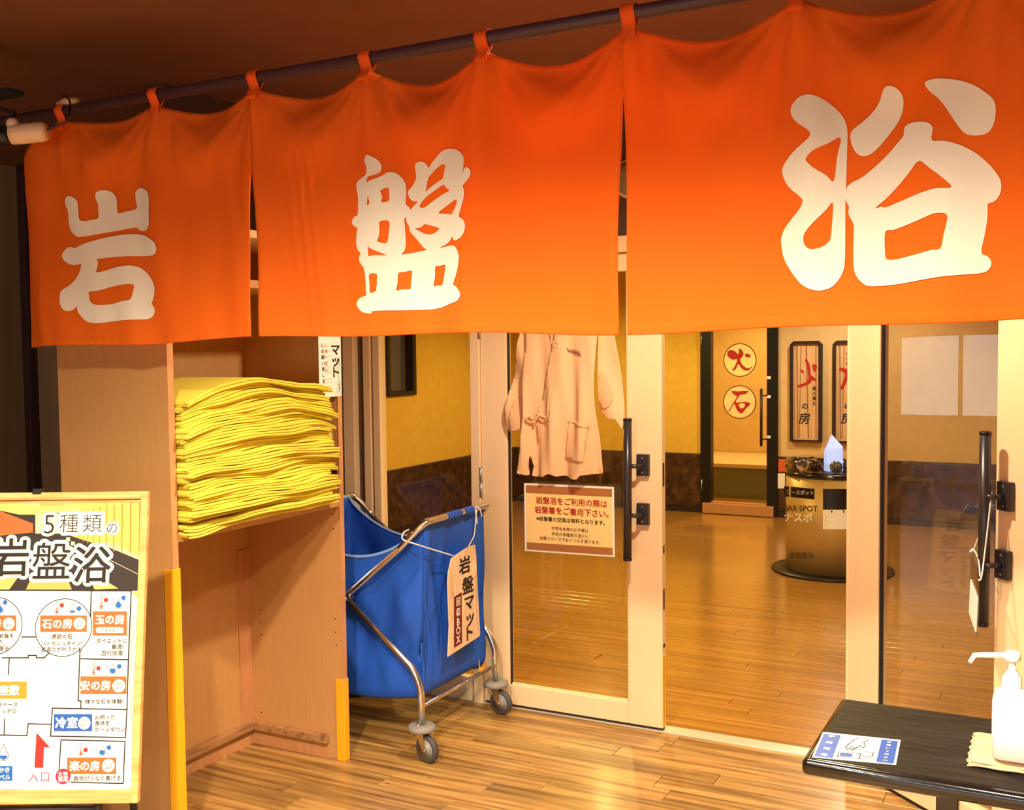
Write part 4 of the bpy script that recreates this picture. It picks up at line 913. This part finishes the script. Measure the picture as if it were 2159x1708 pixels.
def rr_ring(hx, hy, r, z, n=8):
    o = []
    for q, (sx, sy) in enumerate(((1, 1), (-1, 1), (-1, -1), (1, -1))):
        for i in range(n+1):
            a = R(90*q+90*i/n); o.append(Vector((bc.x+sx*(hx-r)+r*math.cos(a), bc.y+sy*(hy-r)+r*math.sin(a), z)))
    return o
rings = [rr_ring(*a) for a in ((.034, .026, .012, bz), (.040, .031, .014, bz+.004), (.041, .032, .014, bz+.06), (.0405, .0315, .014, bz+.112), (.037, .028, .018, bz+.124), (.022, .020, .018, bz+.130), (.015, .015, .0149, bz+.132))]
n = len(rings[0]); vs = [p for r_ in rings for p in r_]; fs = [(j*n+i, j*n+(i+1) % n, (j+1)*n+(i+1) % n, (j+1)*n+i) for j in range(len(rings)-1) for i in range(n)]+[tuple(reversed(range(n))), tuple((len(rings)-1)*n+i for i in range(n))]
MB().add(vs, fs).build('bottle_body', 'white_plastic', bt, True)
tcx = bc.x-.008
MB().lathe([(.0165, .128), (.0172, .131), (.0172, .152), (.0145, .156), (.011, .160), (.0105, .164), (.006, .166), (.006, .186), (.0055, .188)], (tcx, bc.y, bz), 24).build('collar', 'white_plastic', bt, True)
MB().lathe([(.012, .184), (.0145, .187), (.0145, .197), (.012, .201)], (tcx, bc.y, bz), 24).build('pump_head', 'white_plastic', bt, True)
MB().tube([(tcx, bc.y, bz+.194), (tcx-.05, bc.y-.012, bz+.192), (tcx-.064, bc.y-.015, bz+.1905), (tcx-.072, bc.y-.017, bz+.176)], [.0058, .0052, .005, .0042], 12).build('nozzle', 'white_plastic', bt, True)
cdp = Plane((0, 2.2, TZ+.0003), (1, 0, 0), (0, 1, 0))
tc_ = empty('instruction_card', onZ(1800, 1580, TZ), 'blue and white hand sanitising card taped on the black table', 'card')
K = [(1735, 1544), (1899, 1561), (1889, 1613), (1712, 1597)]
lk = lambda u, v: tuple((K[0][i]*(1-u)+K[1][i]*u)*(1-v)+(K[3][i]*(1-u)+K[2][i]*u)*v for i in (0, 1))
MB().prism([cdp.hit(*p) for p in K], (0, 0, .0006)).build('card_sheet', 'paper', tc_)
for u0, u1 in ((.02, .24), (.76, .97)): m = MB(); ppoly(m, cdp, [lk(u0, .97), lk(u1, .97), lk(u1, .06), lk(u0, .06)], 0, .0010); m.build('blue_field', 'card_blue', tc_)
m = MB()
def cl(pts, w=2.): pline(m, cdp, [lk(*p) for p in pts], w, 0, .0012)
cl([(.47, .10), (.42, .18), (.37, .38), (.35, .52), (.38, .60)]); cl([(.60, .12), (.55, .24), (.58, .40), (.56, .47), (.52, .38)]); cl([(.52, .38), (.47, .52), (.44, .60)]); cl([(.38, .60), (.43, .44)]); cl([(.41, .62), (.46, .46)]); cl([(.44, .6), (.49, .46)])
cl([(.29, .70), (.55, .70), (.55, .90), (.29, .90), (.29, .70)]); cl([(.55, .72), (.62, .80), (.70, .78), (.70, .62), (.60, .60)]); cl([(.55, .9), (.62, .86), (.70, .88)])
m.build('line_drawing', 'handle_dark', tc_)
m = MB(); ppoly(m, cdp, [lk(.31, .87), lk(.46, .87), lk(.46, .73), lk(.31, .73)], 0, .0012); m.build('drawn_liquid', 'card_blue', tc_)
m = MB()
for u, t in ((.13, '手指消毒'), (.865, 'お使いください')):
    nch = len(t)
    for i, ch in enumerate(t):
        x, y = lk(u, .14+.74*i/(nch-1)); ptext(m, cdp, ch, x, y, 15 if nch < 5 else 10, 0, .0014, .03)
m.build('lettering', 'print_white', tc_)

# ------------------------------------------------------------------ sign board on an easel
ED, TILT = 2.74, R(10.6)
EU = Vector((math.cos(YAW), math.sin(YAW), 0)); EB = Vector((-math.sin(YAW), math.cos(YAW), 0))
EV = EB*math.sin(TILT)+Vector((0, 0, 1))*math.cos(TILT)
PE = Plane(atD(290, 1360, ED), EU, EV)
ar = (PE.ab(298, 1062)[0]+PE.ab(281, 1668)[0])/2; bt_ = PE.ab(150, 1059)[1]; bb = PE.ab(150, 1666)[1]; hh = bt_-bb; al = PE.ab(-147, 1360)[0]
foot = PE.p((ar+al)/2, bb); foot.z = 0
ES = empty('sign_easel', foot, 'wooden framed floor plan sign for five stone saunas on an easel', 'sign')
def rail(n, a0, a1, b0, b1, mat, h0=-.012, h1=.010): return MB().obox(PE.p(a0, b0, h0), PE.u*(a1-a0), PE.v*(b1-b0), PE.n*(h1-h0)).build(n, mat, ES, bevel=.003)
fw = .017
rail('frame_rail', ar-.002, ar+fw, bb-.032, bt_+.026, 'pine'); rail('frame_rail', al-fw, al+.002, bb-.032, bt_+.026, 'pine')
rail('frame_rail', al, ar, bt_+.006, bt_+.026, 'pine_x'); rail('frame_rail', al, ar, bb-.032, bb+.002, 'pine_x')
rail('frame_lip', al, ar, bt_-.003, bt_+.006, 'pine_x', -.012, .002)
rail('backing_board', al, ar, bb, bt_, 'paper', -.010, -.001)
for s in (al+.06, ar-.09):
    p = PE.p(s, bb-.03, -.015); q = p-PE.v*((p.z-.0)/PE.v.z); MB().tube([PE.p(s, bt_, -.018), q], .011, 8).build('leg', 'dark_metal', ES, True)
    r_ = q+EB*.34; MB().tube([PE.p(s, bt_-.02, -.03), Vector((r_.x, r_.y, 0))], .010, 8).build('leg', 'dark_metal', ES, True)
MB().tube([PE.p(al+.06, bb-.05, -.018), PE.p(ar-.09, bb-.05, -.018)], .008, 8).build('cross_bar', 'dark_metal', ES, True)
ca, cb = PE.ab(82, 1037)
MB().obox(PE.p(ca-.011, cb-.006, -.014), PE.u*.022, PE.v*.014, PE.n*.03).build('clip', 'black', ES, bevel=.002)
# poster: picture of the room in the upper part
m = MB(); xL_ = -138
pm = ['paper', 'p_ceiling', 'p_wallbrown', 'p_slat', 'p_slatdark', 'p_dark', 'p_path', 'p_cream', 'p_sand']
ppoly(m, PE, [(-146, 1662), (281, 1669), (298, 1059), (-146, 1061)], 0, .0002)
ppoly(m, PE, [(-144, 1245), (293, 1246), (298, 1059), (-144, 1061)], 5, .0004)
ppoly(m, PE, [(-144, 1062), (298, 1060), (160, 1078), (75, 1085), (40, 1085), (-20, 1072)], 1, .0006)
ppoly(m, PE, [(22, 1059), (83, 1067), (133, 1067), (140, 1059)], 7, .0007); ppoly(m, PE, [(83, 1059), (138, 1059), (132, 1067), (85, 1068)], 6, .0008)
ppoly(m, PE, [(-144, 1075), (-40, 1062), (70, 1104), (70, 1120), (-144, 1150)], 2, .0007)
ppoly(m, PE, [(75, 1083), (150, 1083), (150, 1125), (75, 1125)], 7, .0007)
ppoly(m, PE, [(150, 1088), (180, 1060), (298, 1060), (296.5, 1174), (200, 1146), (150, 1130)], 3, .0008)
for i in range(11):
    t = i/10; x = 165+130*t**1.5; pline(m, PE, [(x, 1080-20*t), (x-1, 1133+40*t)], 1.2+2.2*t, 4, .0009)
ppoly(m, PE, [(200, 1144), (230, 1144), (296.5, 1173), (296.5, 1182), (230, 1154)], 7, .0009)
ppoly(m, PE, [(55, 1243), (152, 1243), (135, 1205), (100, 1165), (85, 1165), (75, 1200)], 6, .0008)
ppoly(m, PE, [(190, 1205), (250, 1241), (200, 1243), (186, 1215)], 8, .0008); ppoly(m, PE, [(-144, 1243), (20, 1243), (40, 1215), (-144, 1205)], 8, .0008)
pline(m, PE, [(222, 1176), (296, 1213)], 1, 7, .0009); pline(m, PE, [(-144, 1140), (70, 1122)], 1.5, 4, .0009)
for x, y in ((144, 1137), (154, 1146)): prect(m, PE, x-4, y-4, x+4, y+4, 7, .001)
ppoly(m, PE, [(277, 1249), (291, 1262), (289, 1247), (277, 1246)], 8, .0007)
m.build('poster_picture', pm, ES)
# white ground of the plan
m = MB(); ppoly(m, PE, [(-144, 1661), (280, 1668), (287, 1380), (276, 1247), (-144, 1244)], 0, .0009)
ppoly(m, PE, [(280, 1668), (291, 1275), (277, 1258), (270, 1390)], 0, .0009); m.build('plan_ground', 'paper', ES)
mw = MB(); mk = MB()
for t, x, y, h, b in (('5', 105, 1103, 58, -.012), ('種', 146.5, 1103, 42, -.012), ('類', 195.5, 1103, 42, -.012), ('の', 237, 1113, 27, -.01), ('岩', 22, 1175, 84, .012), ('盤', 109.5, 1183, 84, .004), ('浴', 195.5, 1190, 82, .012)):
    ptext(mw, PE, t, x, y, h, 0, .0014, .18 if h < 50 else .10); ptext(mw, PE, t, x, y, h, 0, .0014, .09 if h < 50 else .05); ptext(mk, PE, t, x, y, h, 0, .0030, b)
mw.build('white_halo', 'paper', ES); mk.build('lettering', 'p_black', ES)
m = MB()
pdisc(m, PE, 134.5, 1323, 60.5, 0, .0012, 58.8); pdisc(m, PE, -13, 1320, 61, 0, .0012, 59.3)
for pts in ([(-144, 1244), (277, 1246), (271, 1391), (268, 1495), (265, 1555), (107, 1552), (111, 1493), (268, 1496)], [(193, 1246), (191, 1300)], [(169, 1373), (165, 1477), (171, 1478), (171, 1493)], [(169, 1389), (271, 1391)], [(47, 1343), (75, 1343)], [(5, 1387), (60, 1387), (60, 1382), (77, 1382), (77, 1387), (93, 1387), (103, 1378)], [(20, 1388), (18, 1422)],
            [(107, 1527), (60, 1526), (57, 1551), (-30, 1549)], [(10, 1517), (9, 1550)], [(125, 1622), (129, 1560), (264, 1563), (260, 1652), (150, 1649)]): pline(m, PE, pts, 2.5, 0, .0013)
m.build('plan_lines', 'p_black', ES)
m = MB()
def icon(tx, ty, dx, dy, fillv, rb, bb_, s=1.):
    for i in range(3): pline(m, PE, [(tx-10, ty-9+i*6), (tx-7, ty-9+i*6)], .8, 0, .0016); pline(m, PE, [(dx-14, dy-8+i*6), (dx-11, dy-8+i*6)], .8, 0, .0016)
    prect(m, PE, tx-2.6, ty-14, tx+2.6, ty+8, 0, .0015); pdisc(m, PE, tx, ty+9, 5, 0, .0015); prect(m, PE, tx-1.7, ty-13, tx+1.7, ty+8, 1, .0017); pdisc(m, PE, tx, ty+9, 4, 1, .0017); pdisc(m, PE, tx, ty+9, 2.4, 2, .0019); prect(m, PE, tx-.8, ty, tx+.8, ty+9, 2, .0018)
    drop = lambda r, o=0: [(dx+r*math.sin(R(a))*(1 if abs(a) < 150 else .4), dy+4*s+(-r*1.75*s if abs(a) == 180 else r*math.cos(R(a)))) for a in (180, 140, 115, 90, 60, 30, 0, -30, -60, -90, -115, -140)]
    ppoly(m, PE, drop(8.4*s), 0, .0014); ppoly(m, PE, drop(7.5*s), 1, .0016)
    lv = dy+4*s+6*s-(6*s*2.4)*fillv
    ppoly(m, PE, [(x, max(y, lv)) for x, y in drop(6.2*s)], 3, .0018) if fillv > 0 else None
    if rb: pdisc(m, PE, *rb, 4.6, 2, .0019)
    if bb_: pdisc(m, PE, *bb_, 4.8, 3, .0019)
icon(120.5, 1281, 153, 1282, .35, (131, 1276), (167, 1283)); icon(214, 1270, 250, 1272, 1.1, (224, 1265), (261, 1260.5)); icon(197.7, 1409, 238, 1410, .75, (208, 1409), (252, 1405)); icon(170.8, 1580, 216, 1582, .75, (181, 1581), (230, 1576))
icon(-32, 1281, 1, 1282, 1.1, (-20, 1276), (11.5, 1270)); icon(-40, 1588, 8, 1588, .45, None, None, 1.35)
m.build('plan_icons', ['p_black', 'paper', 'p_red', 'p_sky'], ES)
for r_, mt in (((85.5, 1297.7, 183.5, 1332), 'p_orange'), ((196, 1289, 268, 1340), 'p_orange'), ((-70, 1297.5, 35, 1330), 'p_orange'), ((170, 1426, 267, 1463), 'p_orange'), ((142, 1597, 245.5, 1632), 'p_orange'), ((-60, 1437, 57, 1473), 'p_amber'), ((114, 1505.5, 194.6, 1541.5), 'p_blue'), ((-55, 1615, 27, 1646), 'p_sky')):
    m = MB(); prect(m, PE, *r_, 0, .0016); m.build('room_label', mt, ES)
m = MB(); ppoly(m, PE, [(77.4, 1544.4), (73, 1618.8), (91.7, 1618.8), (93.3, 1575.6), (106, 1575.6)], 0, .0016); m.build('entrance_arrow', 'p_red', ES)
m = MB(); pdisc(m, PE, 133.5, 1636.7, 16, 0, .0016); m.build('round_mark', 'p_pink', ES)
for x, y, r_ in ((168, 1314.7, 12.5), (19, 1315, 12.5), (251, 1446, 13.5), (178.3, 1524.6, 13), (229, 1614, 13.5)): m = MB(); pdisc(m, PE, x, y, r_, 0, .0019); m.build('reading_disc', 'paper', ES)
m = MB(); ppoly(m, PE, [(205, 1334.6), (259, 1334.6), (262, 1328.6), (259, 1322.6), (205, 1322.6), (202, 1328.6)], 0, .0019); m.build('reading_disc', 'paper', ES)
mw = MB(); mk = MB(); mr = MB()
for t, x, y, h in (('石の房', 121, 1315, 21.5), ('玉の房', 232, 1306, 21), ('安の房', 202, 1445, 21.5), ('楽の房', 179, 1614.5, 21.5), ('冷室', 141, 1523.5, 24), ('座敷', 20, 1455, 22), ('かき', 10, 1623, 12), ('ベル', 11, 1638, 12), ('房', -6, 1314, 20), ('女性', 133.5, 1632, 11), ('専用', 133.5, 1643, 11)): ptext(mw, PE, t, x, y, h, 0, .0024, .045 if h > 15 else .03)
for t, x, y, h in (('いしの', 168, 1311, 6.5), ('ぼう', 168, 1319, 7), ('ぼう', 19, 1319, 7), ('たまのぼう', 232, 1328.6, 7.5), ('やすの', 251, 1442, 6.5), ('ぼう', 251, 1450.5, 7), ('クール', 178, 1521, 6.5), ('ダウン', 178, 1529.5, 6.5), ('らくの', 229, 1610, 6.5), ('ぼう', 229, 1618.5, 7),
                 ('奇跡の石', 131.5, 1342, 11), ('バドガシュタイン!', 131, 1356.5, 10.5), ('若返りが叶うかも', 130.5, 1369, 11), ('ダイエットに', 236, 1350.5, 11), ('最適!', 248, 1363.5, 11), ('血行促進', 237, 1376.5, 11.5), ('様々な石を体験!', 220, 1479, 11.2), ('負担が少なく寛げる', 205.5, 1640.5, 11.2), ('岩盤を', 14, 1340.5, 11), ('盤浴', 9, 1366.5, 11), ('た', 3, 1353.5, 11), ('スペース', 17, 1485, 11), ('ッチ○', 20, 1499, 11)): ptext(mk, PE, t, x, y, h, 0, .0024, .004)
for t, y in (('火照った', 1512), ('身体を', 1524.5), ('クールダウン', 1538)): ptext(mk, PE, t, 200.5, y, 11, 0, .0024, .004, 'l')
ptext(mr, PE, '入口', 82.5, 1637, 23, 0, .0024, -.01, spacing=1.15)
mw.build('lettering', 'paper', ES); mk.build('lettering', 'p_black', ES); mr.build('lettering', 'p_noticered', ES)

# ------------------------------------------------------------------ inner room: pedestal, crystal, plaques
pc = Vector((-1.385, 7.24, 0)); pr = .30
PD = empty('pedestal', pc, 'gold cylinder pedestal with printed text and black round base in the inner room', 'pedestal')
vd = Vector((pc.x, pc.y, 0)).normalized()
ptz = onY(1755, 1003, pc.y-pr*vd.y).z
MB().lathe([(.385, 0), (.395, .006), (.39, .016), (.30, .02)], pc, 48).build('base_disc', 'black', PD, True)
MB().lathe([(pr, .02), (pr, ptz-.03)], pc, 56).build('drum', 'gold', PD, True)
MB().lathe([(pr+.002, ptz-.03), (pr+.006, ptz-.026), (pr+.006, ptz-.004), (pr, ptz), (.02, ptz)], pc, 56).build('top_ring', 'black_gloss', PD, True)
MB().lathe([(pr+.001, ptz), (pr+.001, ptz+.075), (pr-.005, ptz+.075), (pr-.005, ptz)], pc, 48).build('clear_rim', 'clear', PD, True)
def cyl_plane(mb, fnlist, mi, lift):
    """print wrapped round the drum"""
    PC = Plane(pc-vd*pr, Vector((vd.y, -vd.x, 0)), (0, 0, 1)); t = MB(); fnlist(t, PC)
    out = []
    for p in t.v:
        q = p-PC.o; a, b = q.dot(PC.u), q.dot(PC.v); dd = -vd
        # where the pixel's ray meets the drum
        rr = (p-CAM); A = rr.x**2+rr.y**2; ox, oy = CAM.x-pc.x, CAM.y-pc.y; B = 2*(rr.x*ox+rr.y*oy); c_ = ox*ox+oy*oy-(pr+lift)**2; D = B*B-4*A*c_
        s = (-B-math.sqrt(max(0, D)))/(2*A); out.append(CAM+rr*s)
    mb.add(out, t.f, mi)
m = MB(); cyl_plane(m, lambda t, P: [prect(t, P, 1653+8*i, 1025+i*.8, 1661+8*i, 1047+i*.8, 0, 0) for i in range(8)], 0, .001); m.build('black_label', 'black', PD)
m = MB(); cyl_plane(m, lambda t, P: [ptext(t, P, 'ワースポット', 1687, 1038.5, 10.5, 0, 0, .01, sx=.9), ptext(t, P, 'ナスポ', 1683, 1091, 21, 0, 0, .03, sx=.95)], 0, .002); m.build('lettering', 'print_white', PD)
m = MB(); cyl_plane(m, lambda t, P: [ptext(t, P, 'NAR·SPOT', 1686, 1071, 17, 0, 0, .012, sx=.92), ptext(t, P, '水岩盤浴', 1690, 1171, 14, 0, 0, .01, sx=.9)], 0, .002); m.build('lettering', 'gold_print', PD)
m = MB(); cyl_plane(m, lambda t, P: [[prect(t, P, 1735+7*i, 1031, 1742+7*i, 1075, 0, 0), prect(t, P, 1735+7*i, 1075, 1742+7*i, 1116, 1, 0)] for i in range(9)], 0, .0015)
m.m = [0 if (i % 4) < 2 else 1 for i in range(len(m.f))]; m.build('info_card', ['black', 'paper'], PD)
m = MB(); cyl_plane(m, lambda t, P: [pline(t, P, [(1741, 1088+5*i), (1786, 1089+5*i)], 1, 0, 0) for i in range(5)]+[prect(t, P, 1752, 1076, 1780, 1081, 0, 0)], 0, .0025); m.build('small_print', 'card_blue', PD)
# crystal point
cr = onY(1757, 985, pc.y-.02); cb_ = Vector((cr.x, pc.y-.02, ptz)); kk = (cb_-CAM).dot(_f)/F
rx = 20*kk; zt2 = onY(1755, 915, pc.y-.02).z; zs = onY(1755, 945, pc.y-.02).z
ring = lambda r_, z, ph=0: [Vector((cb_.x+r_*math.cos(R(60*i+ph)), cb_.y+r_*math.sin(R(60*i+ph)), z)) for i in range(6)]
vs = ring(rx, ptz)+ring(rx*.97, zs)+[Vector((cb_.x-.2*rx, cb_.y, zt2))]
vs[6+3].z -= .02; vs[6+0].z += .012; vs[6+2].z -= .015
fs = [(i, (i+1) % 6, 6+(i+1) % 6, 6+i) for i in range(6)]+[(6+i, 6+(i+1) % 6, 12) for i in range(6)]+[tuple(reversed(range(6)))]
o = MB().add(vs, fs).build('crystal_point', 'crystal', None, bevel=.002); tag(o, 'glowing pale blue crystal point standing on the gold pedestal', 'crystal')
for px, py, rpx, mt, dy, lab in ((1692, 976, 12.5, 'ball_glass', -.17, 'clear glass ball on the pedestal rim'), (1718.5, 975, 13, 'stone_dark', -.20, 'dark brown stone ball on the pedestal beside the glass ball'), (1763, 973, 13, 'stone_grey', -.20, 'grey stone ball in front of the crystal'), (1679, 969, 12, 'stone_dark', .02, 'dark brown stone ball at the pedestal edge behind the glass ball'), (1712, 962, 11, 'ball_glass', .14, 'clear glass ball behind the crystal'), (1785, 964, 11, 'stone_dark', .05, 'dark brown stone ball partly hidden by the open door')):
    q = onY(px, py, pc.y+dy); r_ = rpx*kk; q = Vector((q.x, q.y, ptz+r_+.004))
    e = empty('stone_ball', (q.x, q.y, ptz), lab, 'ball', 'balls on the pedestal')
    MB().lathe([(r_*math.sin(R(a)), -r_*math.cos(R(a))) for a in range(0, 181, 12)], q, 24).build('ball', mt, e, True)
    MB().lathe([(r_*.75, -r_-.004), (r_*.8, -r_), (r_*.6, -r_*.75), (r_*.5, -r_*.9)], q, 20).build('ring_stand', 'clear', e, True)
# plaques
k6 = crop(1660, 710, 7.4275)
PW = Plane((-2, YB-.03, 1), (1, 0, 0), (0, 0, 1))
def plaque(x0, lab):
    x1 = x0+.268; z0, z1 = .668, 1.527; c = .03
    r_ = empty('wall_plaque', ((x0+x1)/2, YB, z0), lab, 'plaque', 'room name plaques on the inner wall')
    out = [(x0, z0), (x1, z0), (x1, z1-c), (x1-c, z1), (x0+c, z1), (x0, z1-c)]
    MB().prism([(a, YB, b) for a, b in out], (0, -.022, 0)).build('backing', 'plaque', r_)
    f_ = .026; inn = [(x0+f_, z0+f_*.6), (x1-f_, z0+f_*.6), (x1-f_, z1-c-.004), (x1-c-.008, z1-f_), (x0+c+.008, z1-f_), (x0+f_, z1-c-.004)]
    n = 6; vs = [(a, YB-.045, b) for a, b in out]+[(a, YB-.045, b) for a, b in inn]+[(a, YB, b) for a, b in out]+[(a, YB-.02, b) for a, b in inn]
    fs = [(i, (i+1) % n, n+(i+1) % n, n+i) for i in range(n)]+[(i, 2*n+i, 2*n+(i+1) % n, (i+1) % n) for i in range(n)]+[(n+i, n+(i+1) % n, 3*n+(i+1) % n, 3*n+i) for i in range(n)]
    MB().add(vs, fs).build('frame', 'frame_brown', r_)
    m = MB()
    for a, w, s in ((.055, .012, .01), (.135, .012, .02), (.215, .010, .004), (.09, .008, -.012)):
        vs = [(x0+a-w/2+s, YB-.0225, z0+.03), (x0+a+w/2+s, YB-.0225, z0+.03), (x0+a+w/2, YB-.0225, z1-.04), (x0+a-w/2, YB-.0225, z1-.04)]; m.add(vs, [(0, 1, 2, 3)])
    m.build('bamboo_print', 'bamboo', r_); return r_
PW = Plane((-2, YB-.0235, 1), (1, 0, 0), (0, 0, 1))
p1 = plaque(-2.134, 'brown framed plaque with a red fire character on bamboo print'); p2 = plaque(-1.777, 'brown framed plaque with a red stone character, partly behind the door')
m = MB()
for l in ([(280, 355), (300, 350), (335, 400), (355, 470), (362, 560), (370, 605), (410, 630), (465, 690), (420, 685), (380, 680), (370, 715), (300, 755), (200, 793), (160, 780), (165, 760), (240, 735), (325, 680), (325, 590), (310, 480), (285, 400)], [(205, 515), (240, 518), (262, 555), (245, 572), (215, 545)], [(390, 440), (440, 432), (468, 475), (430, 555), (400, 500)]): ppoly(m, PW, k6(l), 0, .001, k=2)
m.build('brush_character', 'brush_red', p1)
m = MB(); ppoly(m, PW, k6([(805, 515), (840, 482), (900, 500), (1100, 495), (1110, 540), (1000, 570), (960, 600), (915, 740), (860, 832), (832, 790), (880, 690), (905, 580), (860, 545)]), 0, .001, k=2)
ppoly(m, PW, k6([(940, 660), (970, 650), (1090, 680), (1100, 720), (1080, 860), (1000, 905), (960, 890), (945, 760)]), 0, .001, [k6([(1000, 740), (1050, 740), (1040, 840), (1000, 840)])], k=2); m.build('brush_character', 'brush_red', p2)
for p_, dx in ((p1, 0), (p2, 90)):
    m = MB(); ptext(m, PW, 'の', 1697+dx, 856, 15, 0, .001, .02); ptext(m, PW, '房', 1696+dx, 882, 25, 0, .001, .012, shear=.12)
    for i, ch in enumerate('風の草仏' if dx == 0 else '仙の御'): ptext(m, PW, ch, (1717 if dx == 0 else 1788), (819 if dx == 0 else 746)+10.5*i, 9, 0, .001, .01)
    m.build('lettering', 'ink', p_)
lb = empty('small_poster', (-2.21, YB-.025, .2), 'narrow orange and white strip on the dado beside the pedestal', 'poster')
PZ = Plane((-2.2, YB-.026, .3), (1, 0, 0), (0, 0, 1)); m = MB(); prect(m, PZ, 1640, 998, 1655, 1030, 1, .001); prect(m, PZ, 1641, 968, 1656, 995, 2, .001); prect(m, PZ, 1641, 966, 1656, 1031, 0, .0004); m.build('sheet', ['frame_brown', 'paper', 'p_orange'], lb, solid=.0006)

# fine print that is too small to pick apart stays joined
for o in S.objects:
    if o.parent and o.name.split('.')[0] in ('lettering', 'plan_icons', 'plan_lines', 'white_halo', 'rule_lines', 'bamboo_drawing', 'knot_print', 'embroidery', 'line_drawing', 'small_print', 'bamboo_print', 'poster_picture', 'plan_ground'): o['kind'] = 'stuff'
